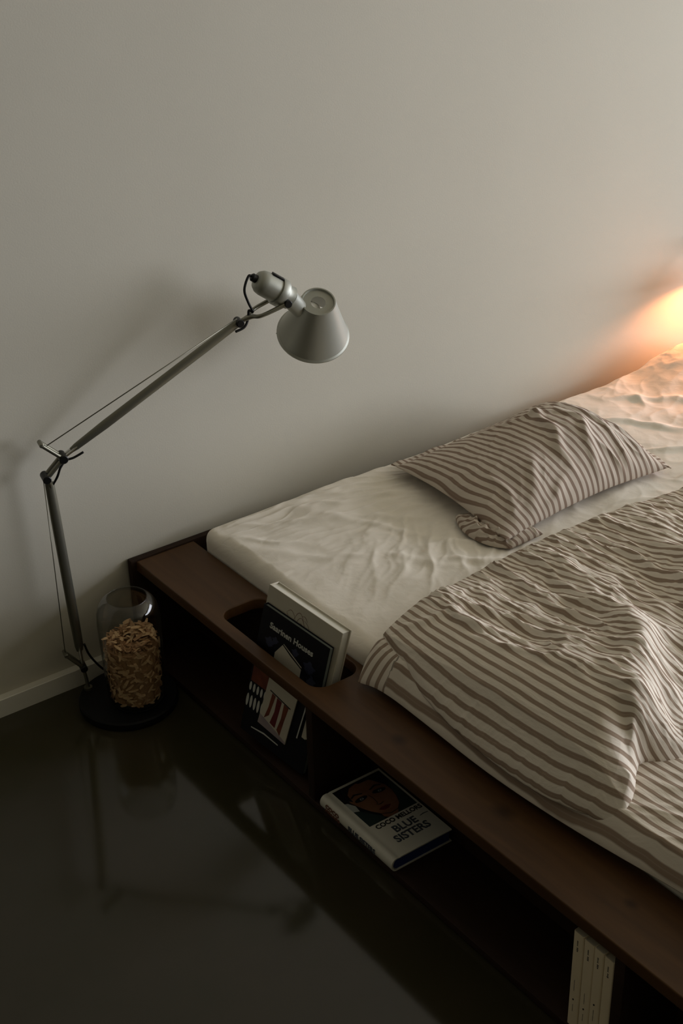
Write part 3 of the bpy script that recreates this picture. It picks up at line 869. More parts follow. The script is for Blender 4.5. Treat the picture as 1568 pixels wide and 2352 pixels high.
# fork to the head
bm = bmesh.new()
FR_ = K3 + (HK - K3) * 0.28
for s in (-1, 1):
    tube(bm, [K3 + Vector((0.010, 0, 0.002)), FR_ + nrm * s * 0.006, K3 + (HK - K3) * 0.45 + nrm * s * 0.024, HK + nrm * s * 0.028], [0.005, 0.005, 0.0045, 0.0052], 12, smoothn=5)
part('fork', to_mesh(bm, smooth=True, angle=50), M_alu, lamp)
bm = bmesh.new()
cyl_between(bm, HK - nrm * 0.036, HK - nrm * 0.028, 0.0085, 24, 0.001)
part('joint_knob', to_mesh(bm, smooth=True, angle=40), M_black, lamp)
# head: socket body, collar, shade
cap = Vector((0.2760, -0.173, 0.9490)); nk = Vector((0.375, -0.198, 0.8760))
sd = (nk - cap).normalized(); LH = (nk - cap).length
bm = bmesh.new()
lathe(bm, [(0, 0.001), (0.012, 0.001), (0.020, 0.004), (0.0255, 0.012), (0.0275, 0.022), (0.0275, 0.058), (0, 0.058)], cap, sd, 40)
part('socket_housing', to_mesh(bm, smooth=True, angle=35), M_alu_shade, lamp)
bm = bmesh.new()
lathe(bm, [(0, 0.056), (0.031, 0.056), (0.032, 0.058), (0.032, 0.072), (0.031, 0.074), (0.026, 0.076), (0.0245, 0.082), (0.0255, 0.090), (0.026, 0.094), (0, 0.094)], cap, sd, 40)
part('collar', to_mesh(bm, smooth=True, angle=35), M_alu_shade, lamp)
bm = bmesh.new()
lathe(bm, [(0, -0.012), (0.006, -0.012), (0.009, -0.009), (0.0095, 0.003), (0, 0.004)], cap, sd, 20)
part('cable_grommet', to_mesh(bm, smooth=True, angle=35), M_black, lamp)
# rocker switch on top of the housing
upv = (Vector((0.2996, 0.3701, 0.8793)) - sd * Vector((0.2996, 0.3701, 0.8793)).dot(sd)).normalized()
upv = (upv * 0.80 - Vector((0.5198, 0.7096, -0.4757)) * 0.60); upv = (upv - sd * upv.dot(sd)).normalized()
sv = sd.cross(upv)
Ms = Matrix(((sd.x, sv.x, upv.x, 0), (sd.y, sv.y, upv.y, 0), (sd.z, sv.z, upv.z, 0), (0, 0, 0, 1)))
Ms.translation = cap + sd * 0.041 + upv * 0.0270
part('switch', box((-0.015, -0.0060, -0.004), (0.016, 0.0060, 0.0042), 0.0012, 2, Ms), M_black, lamp)
AX = Vector((-0.19937, -0.49323, 0.84674)).normalized()
ST = Vector((0.4166, -0.2054, 0.8749))
SB = ST - AX * 0.118
ro, ri = 0.0835, 0.0385
bm = bmesh.new()
lathe(bm, [(0.0165, 0.1125), (0.0165, 0.1135), (0.0345, 0.1135), (0.0355, 0.118), (ri, 0.118), (ri + 0.0006, 0.1155), (ro - 0.004, 0.006), (ro, 0.003), (ro, 0.0), (ro - 0.0015, 0.0),
           (ro - 0.006, 0.006), (ri - 0.0008, 0.1110), (0.0165, 0.1125)], SB, AX, 96)
part('shade', to_mesh(bm, smooth=True, angle=30), M_alu_shade, lamp)
# neck into the shade and bulb inside
bm = bmesh.new()
q0 = cap + sd * 0.090; q1 = SB + AX * 0.035
lathe(bm, [(0, 0), (0.0215, 0), (0.0205, 0.010), (0.018, (q1 - q0).length * 0.6), (0, (q1 - q0).length * 0.6)], q0, q1 - q0, 32)
part('socket', to_mesh(bm, smooth=True, angle=40), M_alu_shade, lamp)
bm = bmesh.new()
qb = SB + AX * 0.055
qb = qb - (qb - q0).normalized() * 0.030
lathe(bm, [(0.012, -0.038), (0.014, -0.028), (0.026, -0.010), (0.029, 0.004), (0.024, 0.020), (0.012, 0.030), (0, 0.032)], qb, (qb - q0), 32)
part('bulb', to_mesh(bm, smooth=True), M_bulb, lamp)
# little grip pin at the shade rim
lft = (Vector((-0.80, 0.60, 0.02)) - AX * Vector((-0.80, 0.60, 0.02)).dot(AX)).normalized()
pp = SB + lft * (ro - 0.006) + AX * 0.004
bm = bmesh.new(); tube(bm, [pp, pp + lft * 0.006 - AX * 0.013], [0.0022, 0.0008], 8)
part('rim_pin', to_mesh(bm, smooth=True), M_alu, lamp)
# cable
bm = bmesh.new()
tube(bm, [cap - sd * 0.008, cap - sd * 0.017 + Vector((-0.002, 0, -0.001)), cap + Vector((-0.030, 0, -0.018)), cap + Vector((-0.022, 0, -0.048)), cap + Vector((-0.014, -0.004, -0.070)),
          K3 + Vector((0.025, -0.004, 0.022)), K3 + Vector((0.022, -0.004, 0.004)), K3 + Vector((0.010, -0.006, -0.012)), K3 + Vector((-0.012, -0.004, -0.018))], 0.0028, 10, smoothn=6)
part('cable', to_mesh(bm, smooth=True), M_black, lamp)
bm = bmesh.new()
tube(bm, [EB + Vector((0.004, -0.004, -0.008)), EB + Vector((-0.010, -0.006, -0.020)), EB + Vector((-0.019, -0.004, -0.040)), EA + Vector((0.012, -0.002, -0.022))], 0.0026, 10, smoothn=6)
part('cable', to_mesh(bm, smooth=True), M_black, lamp)
bm = bmesh.new()
tube(bm, [EB + Vector((0.008, -0.006, -0.006)), EB + Vector((0.022, -0.010, -0.004)), EB + Vector((0.044, -0.014, 0.004))], 0.0026, 10, smoothn=6)
part('cable', to_mesh(bm, smooth=True), M_black, lamp)
bm = bmesh.new()
tube(bm, [K0 + Vector((0.008, -0.006, 0.062)), K0 + Vector((0.016, -0.008, 0.030)), K0 + Vector((0.034, -0.015, -0.005)), K0 + Vector((0.060, -0.022, -0.040)), K0 + Vector((0.075, -0.03, -0.0595))], 0.0026, 10, smoothn=6)
part('cable', to_mesh(bm, smooth=True), M_black, lamp)

# ------------------------------------------------------------------ glass jar of shavings
JX, JY, JZ = -0.112, -0.179, 0.0222
jar = thing('glass_jar', 'tall clear glass jar with open rim standing on the black lamp base', 'jar', (JX, JY, JZ))
outer = [(0, 0.0), (0.050, 0.0), (0.059, 0.004), (0.0645, 0.014), (0.0668, 0.035), (0.0690, 0.10), (0.0710, 0.17), (0.0722, 0.215), (0.0705, 0.240), (0.0650, 0.258), (0.0555, 0.271), (0.0475, 0.2765), (0.0455, 0.2775)]
inner = [(0.0440, 0.2765), (0.0460, 0.2745), (0.0540, 0.2685), (0.0632, 0.2560), (0.0685, 0.239), (0.0702, 0.215), (0.0690, 0.17), (0.0670, 0.10), (0.0648, 0.035), (0.0620, 0.016), (0.055, 0.008), (0, 0.0065)]
bm = bmesh.new()
lathe(bm, outer + inner, (JX, JY, JZ), (0, 0, 1), 96)
part('glass_wall', to_mesh(bm, smooth=True), M_glass, jar)
def jr(h):
    return float(np.interp(h, [0.006, 0.016, 0.035, 0.10, 0.17, 0.215], [0.052, 0.0605, 0.0635, 0.066, 0.068, 0.069]))
def chip_mesh(seed):
    r = random.Random(seed)
    L = r.uniform(0.018, 0.038); w = r.uniform(0.0045, 0.0095); t = r.uniform(0.0007, 0.0014)
    n = 4
    bend = r.uniform(-0.2, 0.2) * L; tw = r.uniform(-0.9, 0.9)
    bm = bmesh.new(); rings = []
    for i in range(n + 1):
        s = i / n - 0.5
        ww = w * (1 - abs(s * 1.5) ** 2 * r.uniform(0.3, 1.0)); a = tw * s
        c = Vector((s * L, 0, bend * (s * s * 4)))
        rings.append([bm.verts.new(c + Vector((0, ca * ww / 2 * math.cos(a) - cb * t * math.sin(a), ca * ww / 2 * math.sin(a) + cb * t * math.cos(a)))) for ca, cb in ((-1, -0.5), (1, -0.5), (1, 0.5), (-1, 0.5))])
    for a_, b_ in zip(rings[:-1], rings[1:]):
        for k in range(4):
            bm.faces.new((a_[k], a_[(k + 1) % 4], b_[(k + 1) % 4], b_[k]))
    bm.faces.new(rings[0][::-1]); bm.faces.new(rings[-1])
    return to_mesh(bm)
CM = [chip_mesh(s) for s in range(12)]
for m_ in CM:
    m_.materials.append(M_chip if len(m_.vertices) and (CM.index(m_) % 3) else M_chip_dark)
def rot_to(nv_, spin):
    x, y, z = frame_z(nv_)
    M = Matrix(((x.x, y.x, z.x), (x.y, y.y, z.y), (x.z, y.z, z.z))).to_4x4()
    return M @ Matrix.Rotation(spin, 4, 'Z')
camdir = math.atan2(-2.5852 - JY, -1.2766 - JX)
CHIPTOP = 0.170
top_h = lambda x, y: CHIPTOP + 0.008 * math.sin(x * 60) + 0.006 * math.cos(y * 75)
chips = []
for k in range(175):           # against the glass, on the side that is seen
    h = 0.014 + (CHIPTOP - 0.020) * ((k * 0.61803) % 1.0)
    a = camdir + math.radians(105) * (2 * ((k * 0.7548777) % 1.0) - 1)
    rr = jr(h) - 0.0035 - rnd.uniform(0, 0.003)
    n_ = Vector((math.cos(a), math.sin(a), rnd.uniform(-0.15, 0.2)))
    spin = math.pi / 2 * 0 + rnd.gauss(0, 0.7)
    chips.append((Vector((math.cos(a) * rr, math.sin(a) * rr, h)), rot_to(n_, spin), 0.8))
for k in range(85):            # loose on top
    a = rnd.uniform(0, 2 * math.pi); rr = 0.052 * math.sqrt(rnd.random())
    n_ = Vector((rnd.gauss(0, 0.35), rnd.gauss(0, 0.35), 1))
    x_, y_ = math.cos(a) * rr, math.sin(a) * rr
    chips.append((Vector((x_, y_, top_h(x_, y_) + rnd.uniform(0.0, 0.010))), rot_to(n_, rnd.uniform(0, math.pi)), 1.0))
for i, (p_, M_, sc) in enumerate(chips):
    o = bpy.data.objects.new('wood_chip', CM[rnd.randrange(12)])
    C.objects.link(o)
    # keep chip ends inside the jar
    M_ = Matrix.Translation(p_) @ M_ @ Matrix.Scale(sc, 4)
    ext = [M_ @ v.co for v in o.data.vertices]
    mx = max(math.hypot(q.x, q.y) for q in ext)
    lim = jr(min(max(p_.z, 0.006), 0.215)) - 0.0012
    if mx > lim:
        s_ = mx - lim
        q = Vector((p_.x, p_.y, 0)).normalized() * -s_
        M_ = Matrix.Translation(q) @ M_
    low = min(q.z for q in ext)
    if low < 0.0075:
        M_ = Matrix.Translation((0, 0, 0.0075 - low)) @ M_
    o.matrix_world = Matrix.Translation((JX, JY, JZ)) @ M_
    tag(o, 'curled orange-brown wood shaving packed in the glass jar', 'wood chip', 'wood shavings in the glass jar')
# fill behind the outer shavings
bm = bmesh.new()
r2 = random.Random(5)
lathe(bm, [(0, 0.011), (0.046, 0.011), (0.053, 0.022), (0.057, 0.10), (0.0585, 0.155), (0.05, 0.160), (0, 0.163)], (0, 0, 0), (0, 0, 1), 40)
for v_ in bm.verts:
    if v_.co.z > 0.012:
        v_.co += Vector((r2.uniform(-1, 1), r2.uniform(-1, 1), r2.uniform(-1, 1))) * 0.0012
for k in range(1500):
    me_ = CM[r2.randrange(12)]
    if k < 1100:
        h = r2.uniform(0.022, 0.158); a = r2.uniform(0, 2 * math.pi); rr = jr(h) - 0.0115 - r2.uniform(0, 0.003)
        M_ = Matrix.Translation((math.cos(a) * rr, math.sin(a) * rr, h)) @ rot_to(Vector((math.cos(a), math.sin(a), r2.uniform(-.3, .3))), r2.gauss(0, 0.8)) @ Matrix.Scale(0.7, 4)
    else:
        a = r2.uniform(0, 2 * math.pi); rr = 0.053 * math.sqrt(r2.random())
        M_ = Matrix.Translation((math.cos(a) * rr, math.sin(a) * rr, CHIPTOP - 0.006 + r2.uniform(0, 0.006))) @ rot_to(Vector((r2.gauss(0, .4), r2.gauss(0, .4), 1)), r2.uniform(0, 3.14)) @ Matrix.Scale(0.7, 4)
    n0 = len(bm.verts)
    bm.from_mesh(me_)
    bm.verts.ensure_lookup_table()
    vs = bm.verts[n0:]
    bmesh.ops.transform(bm, matrix=M_, verts=vs)
me = to_mesh(bm)
me.transform(Matrix.Translation((JX, JY, JZ)))
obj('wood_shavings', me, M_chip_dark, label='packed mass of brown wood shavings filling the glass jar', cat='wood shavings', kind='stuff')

# ------------------------------------------------------------------ text helper
def text_mesh(s, size, M, extrude=0.0002, offset=0.0, sx=1.0, align='LEFT', shear=0.0, spacing=1.0):
    cu = bpy.data.curves.new('t', 'FONT')
    cu.body = s; cu.size = size; cu.extrude = extrude; cu.offset = offset; cu.align_x = align; cu.shear = shear
    cu.resolution_u = 3; cu.space_character = spacing
    o = bpy.data.objects.new('t', cu); C.objects.link(o)
    dg = bpy.context.evaluated_depsgraph_get()
    me = bpy.data.meshes.new_from_object(o.evaluated_get(dg))
    bpy.data.objects.remove(o)
    me.transform(M @ Matrix.Diagonal((sx, 1, 1, 1)))
    return me
def frameM(o, ux, uy):
    ux = Vector(ux).normalized(); uy = Vector(uy); uy = (uy - ux * uy.dot(ux)).normalized(); uz = ux.cross(uy)
    return Matrix(((ux.x, uy.x, uz.x, o[0]), (ux.y, uy.y, uz.y, o[1]), (ux.z, uy.z, uz.z, o[2]), (0, 0, 0, 1)))
def flat_shapes(shapes, M, t=0.00012):
    """shapes: list of (poly, material index, layer)"""
    bm = bmesh.new()
    for poly, mi, lay in shapes:
        n0 = len(bm.faces)
        prism(bm, poly, lay * t, (lay + 1) * t, M)
        bm.faces.ensure_lookup_table()
        for f in bm.faces[n0:]:
            f.material_index = mi
    return to_mesh(bm)
def ell(cx, cy, rx, ry, rot=0, n=24):
    c, s = math.cos(rot), math.sin(rot)
    return [(cx + rx * math.cos(t) * c - ry * math.sin(t) * s, cy + rx * math.cos(t) * s + ry * math.sin(t) * c) for t in [2 * math.pi * k / n for k in range(n)]]
def stroke(pts, w):
    L, Rr = [], []
    for i, p in enumerate(pts):
        a = pts[max(i - 1, 0)]; b = pts[min(i + 1, len(pts) - 1)]
        dx, dy = b[0] - a[0], b[1] - a[1]; l = math.hypot(dx, dy) or 1
        ww = w * (0.35 + 0.65 * math.sin(math.pi * (i + 0.5) / len(pts)))
        L.append((p[0] - dy / l * ww / 2, p[1] + dx / l * ww / 2)); Rr.append((p[0] + dy / l * ww / 2, p[1] - dx / l * ww / 2))
    return L + Rr[::-1]

# ------------------------------------------------------------------ hardback lying in the middle compartment
# local frame: x from the spine, y from tail to head, z up
BW, BH, BT = 0.152, 0.240, 0.031
MB_ = Matrix.Translation((-0.007, -0.989, 0.0203)) @ Matrix.Rotation(math.radians(-0.8), 4, 'Z')
bk = thing('hardcover_book', 'thick white hardcover with painted face and blue page edges lying in the middle compartment', 'book', (-0.007, -0.989, 0.0203))
def bpart(name, me, m_, root, M=None, label=None):
    me.transform(MB_ if M is None else M)
    return part(name, me, m_, root, label)
# cover: rounded spine wrapping to two boards
prof = [(BW, 0.0), (0.012, 0.0)]
for k in range(11):
    a = math.pi * (1.5 - k / 10.0)
    prof.append((0.012 + 0.012 * math.cos(a), BT / 2 + BT / 2 * math.sin(a)))
prof += [(0.016, BT), (0.020, BT - 0.0011), (0.024, BT), (BW, BT), (BW, BT - 0.0025), (0.020, BT - 0.0028)]
for k in range(11):
    a = math.pi * (0.5 + k / 10.0)
    prof.append((0.014 + 0.0100 * math.cos(a), BT / 2 + (BT / 2 - 0.0026) * math.sin(a)))
prof += [(0.020, 0.0025), (BW, 0.0025)]
bm = bmesh.new()
prism(bm, prof, 0, -BH, Matrix(((1, 0, 0, 0), (0, 0, -1, 0), (0, 1, 0, 0), (0, 0, 0, 1))))
bpart('cover', to_mesh(bm, smooth=True, angle=35), M_cover_white, bk)
bm = bmesh.new()
pp_ = [(BW - 0.004, 0.0026), (0.014, 0.0026)] + [(0.014 - 0.0085 * math.sin(math.pi * k / 8), 0.0026 + (BT - 0.0054) * (k / 8)) for k in range(1, 8)] + [(0.014, BT - 0.0028), (BW - 0.004, BT - 0.0028)]
prism(bm, pp_, -0.003, -BH + 0.003, Matrix(((1, 0, 0, 0), (0, 0, -1, 0), (0, 1, 0, 0), (0, 0, 0, 1))))
bpart('page_block', to_mesh(bm), M_blue_edge, bk, label='deep blue stained page edges')
# cover print: painted portrait (generic face) in the upper half
T0 = Matrix.Translation((0, 0, BT + 0.00005))
px0, px1, py0, py1 = 0.026, 0.147, 0.104, 0.233
def P(a, b): return (px0 + (px1 - px0) * a, py0 + (py1 - py0) * b)
face = [P(*q) for q in ((0.17, 0.97), (0.10, 0.80), (0.10, 0.62), (0.17, 0.42), (0.25, 0.27), (0.36, 0.13), (0.50, 0.06), (0.64, 0.07), (0.76, 0.17), (0.83, 0.32), (0.87, 0.50), (0.86, 0.66), (0.78, 0.80), (0.70, 0.97))]
shapes = [([P(0, 0), P(1, 0), P(1, 1), P(0, 1)], 0, 0),
          ([P(0.0, 0.0), P(0.40, 0.0), P(0.24, 0.20), P(0.12, 0.36), P(0.0, 0.40)], 1, 1),
          ([P(0.60, 0.0), P(1, 0), P(1, 0.75), P(0.90, 0.62), P(0.84, 0.30), P(0.72, 0.10)], 1, 1),
          ([P(0.34, 0.0), P(0.60, 0.0), P(0.72, 0.14), P(0.36, 0.16)], 2, 1),
          ([P(0.0, 0.42), P(0.10, 0.38), P(0.12, 0.52), P(0.05, 0.64), P(0.0, 0.66)], 4, 1),
          (face, 2, 2),
          ([P(0.10, 1.0), P(0.06, 0.72), P(0.15, 0.62), P(0.17, 0.80), P(0.30, 0.93), P(0.48, 0.97), P(0.48, 1.0)], 0, 3),
          ([P(0.44, 1.0), P(0.50, 0.93), P(0.70, 0.92), P(0.84, 0.78), P(0.88, 0.60), P(0.97, 0.72), P(0.97, 1.0)], 0, 3),
          (ell(*P(0.30, 0.60), 0.016, 0.0062, 0.1), 0, 4), (ell(*P(0.68, 0.60), 0.016, 0.0062, -0.1), 0, 4),
          (ell(*P(0.31, 0.595), 0.0045, 0.0030), 4, 5), (ell(*P(0.69, 0.595), 0.0040, 0.0028), 4, 5),
          (ell(*P(0.31, 0.595), 0.0022, 0.0022), 0, 6), (ell(*P(0.69, 0.595), 0.0022, 0.0022), 0, 6),
          (stroke([P(0.17, 0.70), P(0.26, 0.745), P(0.40, 0.70)], 0.0045), 0, 4), (stroke([P(0.56, 0.70), P(0.70, 0.745), P(0.80, 0.70)], 0.0045), 0, 4),
          (stroke([P(0.46, 0.62), P(0.48, 0.50), P(0.47, 0.38), P(0.43, 0.345)], 0.0016), 0, 4),
          (stroke([P(0.44, 0.34), P(0.50, 0.325), P(0.57, 0.345)], 0.0022), 0, 4),
          ([P(0.38, 0.225), P(0.46, 0.265), P(0.50, 0.255), P(0.54, 0.265), P(0.63, 0.225), P(0.55, 0.175), P(0.46, 0.172)], 3, 4),
          (stroke([P(0.39, 0.226), P(0.50, 0.218), P(0.62, 0.226)], 0.0012), 0, 5),
          (stroke([P(0.36, 0.13), P(0.50, 0.055), P(0.66, 0.075), P(0.78, 0.18)], 0.0020), 0, 4)]
bpart('cover_picture', flat_shapes(shapes, T0), [M_hair_ink, M_green_ink, M_skin_ink, M_lip_ink, M_white_ink], bk, label='painted portrait of a dark-haired face')
bpart('author_lettering', text_mesh('COCO MELLORS', 0.0165, T0 @ Matrix.Translation((0.034, 0.088, 0)) , offset=0.0006, sx=0.93), M_ink, bk)
bpart('title_lettering', text_mesh('BLUE', 0.0270, T0 @ Matrix.Translation((0.058, 0.059, 0)), offset=0.0009, sx=0.95), M_ink_slate, bk)
bpart('title_lettering', text_mesh('SISTERS', 0.0270, T0 @ Matrix.Translation((0.043, 0.034, 0)), offset=0.0009, sx=0.95), M_ink_slate, bk)
bpart('title_lettering', flat_shapes([(stroke([(0.127, 0.070), (0.136, 0.0715), (0.148, 0.0705)], 0.0025), 0, 0)], T0), M_ink_slate, bk)
SP = Matrix(((0, 0, -1, 0.0), (-1, 0, 0, BH), (0, 1, 0, 0), (0, 0, 0, 1)))      # text x runs from head to tail
SP = Matrix.Translation((-0.0002, 0, 0)) @ SP
bpart('spine_lettering', text_mesh('COCO', 0.0135, SP @ Matrix.Translation((0.020, 0.0160, 0)), offset=0.0004, extrude=0.0006, sx=1.1), M_ink_brown, bk)
bpart('spine_lettering', text_mesh('MELLORS', 0.0115, SP @ Matrix.Translation((0.018, 0.0055, -0.0012)), offset=0.0003, extrude=0.0010, sx=1.05), M_ink_brown, bk)
bpart('spine_lettering', text_mesh('BLUE SISTERS', 0.0160, SP @ Matrix.Translation((0.098, 0.0098, 0)), offset=0.0004, extrude=0.0006, sx=0.95), M_ink_slate, bk)

# ------------------------------------------------------------------ two books standing in the slot
ua = Vector((0.139, -0.984, -0.118)).normalized(); va = Vector((0.180, 0.0, 0.983)); va = (va - ua * va.dot(ua)).normalized()
nrmb = ua.cross(va)        # faces the room (-x)
if nrmb.x > 0: nrmb = -nrmb
def book_frame(o):
    return Matrix(((ua.x, va.x, nrmb.x, o[0]), (ua.y, va.y, nrmb.y, o[1]), (ua.z, va.z, nrmb.z, o[2]), (0, 0, 0, 1)))
TLs = Vector((0.0565, -0.483, 0.365))
SW, SH, STh = 0.198, 0.320, 0.012
Mf = book_frame(TLs - va * SH)        # origin: bottom left of the front cover, z outwards
sb = thing('architecture_book', 'thin black book titled Saarinen Houses leaning in the rounded slot of the board', 'book', tuple(TLs - va * SH))
bpart('cover', box((0, 0, -0.0015), (SW, SH, 0), 0.0004, 1), M_cover_black, sb, Mf)
bpart('cover', box((0, 0, -STh), (SW, SH, -STh + 0.0015), 0.0004, 1), M_cover_black, sb, Mf)
bpart('page_block', box((0.001, 0.003, -STh + 0.0015), (SW - 0.001, SH - 0.003, -0.0015)), M_greyblue, sb, Mf)
bpart('spine', box((-0.0012, 0, -STh), (0.0008, SH, 0), 0.0004, 1), M_cover_black, sb, Mf)
Mt = Mf @ Matrix.Translation((0, 0, 0.0001))
bpart('title_lettering', text_mesh('Saarinen Houses', 0.0195, Mt @ Matrix.Translation((0.027, SH - 0.043, 0)), offset=0.0005, sx=1.0), M_ink_pale, sb, Matrix.Identity(4))
sh = []
sh.append(([(0.055, SH - 0.090), (0.075, SH - 0.058), (0.105, SH - 0.070), (0.135, SH - 0.082), (0.135, SH - 0.125), (0.055, SH - 0.125)], 0, 0))
for (a_, b_, r_, i_) in ((0.035, 0.075, 0.013, 2), (0.050, 0.064, 0.009, 2), (0.155, 0.072, 0.016, 2), (0.165, 0.098, 0.014, 2), (0.110, 0.060, 0.010, 2), (0.150, 0.092, 0.012, 1)):
    sh.append(([(a_ + r_ * (1 + 0.25 * math.sin(5 * t)) * math.cos(t), SH - b_ + 0.8 * r_ * (1 + 0.25 * math.cos(4 * t)) * math.sin(t)) for t in [2 * math.pi * k / 20 for k in range(20)]], i_, 1))
sh.append((stroke([(0.072, SH - 0.060), (0.10, SH - 0.073), (0.14, SH - 0.088)], 0.004), 1, 2))
# lower half of the cover picture, seen through the compartment opening
sh.append(([(0.004, 0.200), (0.085, 0.200), (0.085, 0.130), (0.004, 0.130)], 3, 0))
for k in range(7):
    x_ = 0.006 + k * 0.0115
    sh.append((ell(x_, 0.116, 0.0035, 0.011), 4, 1)); sh.append((ell(x_ - 0.002, 0.080, 0.0038, 0.016), 4, 1))
sh.append((stroke([(0.030, 0.022), (0.07, 0.028), (0.115, 0.026)], 0.004), 4, 1))
bpart('cover_picture', flat_shapes(sh, Matrix.Identity(4), 0.0001), [M_cream, M_cover_black, M_blue_ink, M_red_ink, M_ink_pale], sb, Mt, 'dim photograph printed on the black cover')
# cream hardcover behind it
TLw = TLs + Vector((0.024, 0.012, 0.041))
WW, WH, WT = 0.217, 0.334, 0.027
ox = TLs - va * SH
Mw = book_frame(ox)
# front cover plane just behind the black book
o2 = Mw @ Vector((-0.006, 0.026, -STh - 0.0012))
Mw = book_frame(o2)
wb = thing('art_book', 'thick cream hardcover with a small line drawing standing behind the black book in the slot', 'book', tuple(o2))
bpart('cover', box((0, 0, -0.0025), (WW, WH, 0), 0.0006, 1), M_cream, wb, Mw)
bpart('cover', box((0, 0, -WT), (WW, WH, -WT + 0.0025), 0.0006, 1), M_cream, wb, Mw)
bpart('spine', box((-0.002, 0, -WT), (0.001, WH, 0), 0.0006, 1), M_cream, wb, Mw)
bpart('page_block', box((0.001, 0.004, -WT + 0.0025), (WW - 0.004, WH - 0.004, -0.0025)), M_cover_white, wb, Mw)
lines = [[(0.060, 0.300), (0.070, 0.312), (0.080, 0.306), (0.086, 0.296)], [(0.082, 0.290), (0.090, 0.314), (0.100, 0.318), (0.112, 0.300), (0.118, 0.284)],
         [(0.090, 0.286), (0.096, 0.304), (0.106, 0.308), (0.116, 0.292)], [(0.098, 0.284), (0.102, 0.296), (0.112, 0.290), (0.122, 0.274)],
         [(0.112, 0.306), (0.126, 0.300), (0.134, 0.280), (0.140, 0.262)], [(0.118, 0.282), (0.128, 0.290), (0.136, 0.276)],
         [(0.060, 0.300), (0.066, 0.292)], [(0.104, 0.312), (0.112, 0.316), (0.122, 0.306)], [(0.120, 0.268), (0.130, 0.276), (0.142, 0.268)]]
sh = []
for l_ in lines:
    pts_ = [tuple(q) for q in interp_poly(smooth_poly(l_), np.linspace(0, 1, 16))]
    sh.append((stroke(pts_, 0.0011), 0, 0))
bpart('line_drawing', flat_shapes(sh, Matrix.Translation((0, 0, 0.0001))), M_ink_brown, wb, Mw)

# card and slim booklets leaning in front of the black cover, inside the compartment
def on_cover(u0, v0, z0):
    return Mf @ Vector((u0, v0, z0))
oc = on_cover(0.052, 0.100, 0.0024)
cd = thing('picture_card', 'cream booklet with dark red column shapes leaning on the black book in the compartment', 'booklet', tuple(oc))
Mc = book_frame(oc) @ Matrix.Rotation(math.radians(-4), 4, 'Z')
bpart('cover', box((0, -0.052, -0.0015), (0.088, 0.100, 0.0015), 0.0004, 1), M_cream, cd, Mc)
def dn_(l): return [([(x, (y - 0.057) * 1.5 + 0.040) for x, y in p], m, k) for p, m, k in l]
sh = [([(0.012, 0.060), (0.078, 0.056), (0.078, 0.054), (0.012, 0.058)], 1, 0),
      ([(0.020, 0.057), (0.031, 0.056), (0.026, 0.020), (0.014, 0.010), (0.019, 0.032)], 0, 0),
      ([(0.036, 0.056), (0.051, 0.055), (0.050, 0.008), (0.033, 0.010), (0.038, 0.032)], 2, 0),
      ([(0.058, 0.055), (0.073, 0.054), (0.070, 0.030), (0.068, 0.002), (0.056, 0.008), (0.060, 0.030)], 0, 0),
      ([(0.001, 0.012), (0.087, 0.000), (0.087, -0.0040), (0.001, -0.0040)], 3, 0)]
bpart('printed_shapes', flat_shapes(dn_(sh), Matrix.Translation((0, 0, 0.0016))), [M_red_ink, M_ink, M_lip_ink, M_lilac_ink], cd, Mc)
bpart('lettering', text_mesh('E', 0.016, Mc @ Matrix.Translation((0.040, 0.074, 0.0016)), offset=-0.0003), M_ink_brown, cd, Matrix.Identity(4))
for i, (a_, b_, w_, h_, rot_, m_, lab) in enumerate(((0.152, 0.075, 0.010, 0.115, -5, M_ink_pale, 'narrow dark booklet with a thin white edge beside the red column card'),
                                                     (0.176, 0.088, 0.012, 0.110, -3, M_cream, 'narrow cream booklet nearest the divider in the front book compartment'))):
    oo = on_cover(a_, b_, 0.0022)
    bkl = thing('booklet', lab, 'booklet', tuple(oo))
    Mk = book_frame(oo) @ Matrix.Rotation(math.radians(rot_), 4, 'Z')
    bpart('cover', box((0, 0, -0.001), (w_, h_, 0.001), 0.0003, 1), M_cover_black if i == 0 else M_cream, bkl, Mk)
    bpart('page_edge', box((w_, 0.003, -0.0008), (w_ + 0.003, h_ - 0.003, 0.0008)), m_, bkl, Mk)

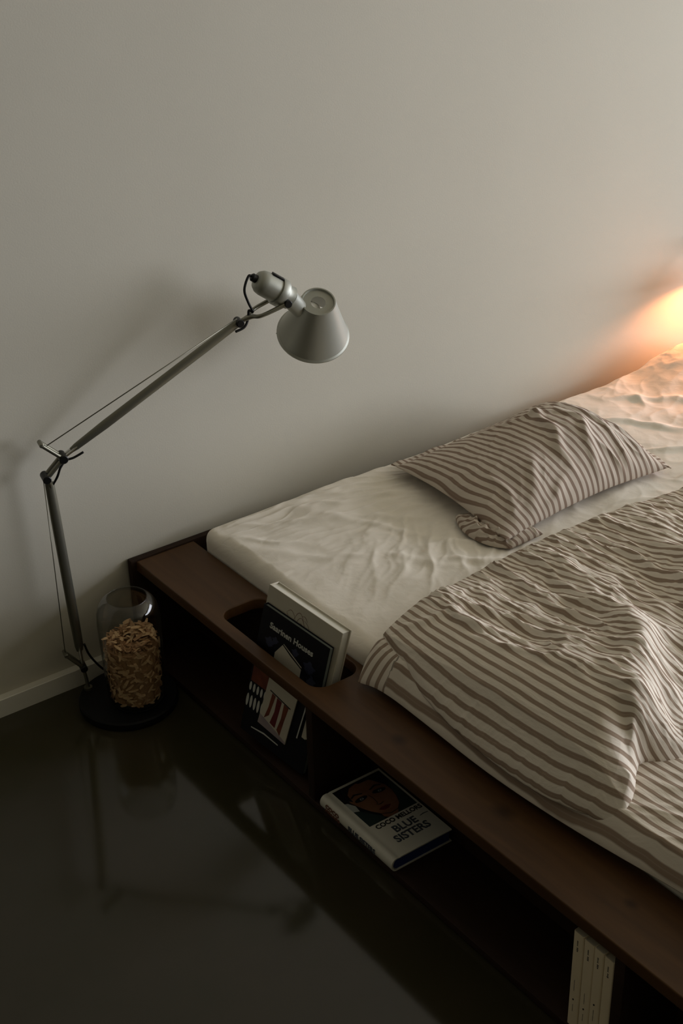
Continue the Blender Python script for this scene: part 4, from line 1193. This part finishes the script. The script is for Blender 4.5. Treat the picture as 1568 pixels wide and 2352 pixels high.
# ------------------------------------------------------------------ four cream paperbacks standing upright
labs = ('leftmost of the four cream paperbacks standing upright at the lower right, furthest from the divider',
        'second cream paperback from the left in the upright row of four',
        'third cream paperback from the left in the upright row of four',
        'rightmost of the four cream paperbacks, touching the dark divider')
yb = -1.4535
for i in range(4):
    wd = (0.0235, 0.0235, 0.0215, 0.0225)[i]; ht = (0.2125, 0.2110, 0.2125, 0.2105)[i]
    xo = (0.004, 0.0045, 0.0035, 0.0040)[i]
    b0 = thing('paperback_book', labs[i], 'book', (xo, yb - wd / 2, 0.0202), 'cream paperbacks standing upright')
    y0_, y1_ = yb - wd + 0.0004, yb - 0.0004
    # cover wraps the spine: rounded spine edges
    bm = bmesh.new()
    r_ = 0.003
    prof_ = [(xo + 0.133, y0_)] + [(xo + r_ - r_ * math.sin(a), y0_ + r_ - r_ * math.cos(a)) for a in (0, .4, .8, 1.2, 1.57)] + \
            [(xo + r_ - r_ * math.cos(a), y1_ - r_ + r_ * math.sin(a)) for a in (0, .4, .8, 1.2, 1.57)] + [(xo + 0.133, y1_), (xo + 0.133, y1_ - 0.0006), (xo + r_, y1_ - 0.0006), (xo + 0.0012, y1_ - r_), (xo + 0.0012, y0_ + r_), (xo + r_, y0_ + 0.0006), (xo + 0.133, y0_ + 0.0006)]
    prism(bm, prof_, 0.0202, 0.0202 + ht)
    part('cover', to_mesh(bm, smooth=True, angle=40), M_spine_cream, b0)
    part('page_block', box((xo + 0.0014, y0_ + 0.0007, 0.0206), (xo + 0.131, y1_ - 0.0007, 0.0202 + ht - 0.0008)), M_paper, b0)
    # worn lettering down the spine, too small to read
    Mx = Matrix(((0, 0, -1, xo - 0.00005), (0, -1, 0, yb - wd / 2), (-1, 0, 0, 0.0202 + ht), (0, 0, 0, 1)))   # local x runs down the spine
    Mx = Matrix(((0, 0, -1, xo - 0.00005), (0, 1, 0, yb - wd / 2), (-1, 0, 0, 0.0202 + ht), (0, 0, 0, 1)))
    sh = []
    rr_ = random.Random(i)
    def bars(x_, n_, h_, w_=0.0016, y_=0.0):
        for q in range(n_):
            hh = h_ * rr_.uniform(0.6, 1.0)
            sh.append(([(x_, y_ - hh / 2), (x_ + w_, y_ - hh / 2), (x_ + w_, y_ + hh / 2), (x_, y_ + hh / 2)], 0, 0)); x_ += w_ * 1.5
        return x_
    bars(0.016, 5, 0.0030, y_=0.0010); bars(0.031, 3, 0.0040, 0.0022, 0.0005)
    bars((0.105, 0.115, 0.150, 0.155)[i], (14, 14, 6, 8)[i], 0.0014, 0.0012, 0.001)
    c0 = (0.150, 0.152, 0.123, 0.150)[i]
    sh.append((ell(c0, 0.001, 0.0024, 0.0017, 0.5, 12), 0, 0))
    bars(c0 + 0.012, 9, 0.0014, 0.0012, 0.001)
    part('spine_lettering', flat_shapes(sh, Mx), M_ink, b0)
    yb -= wd
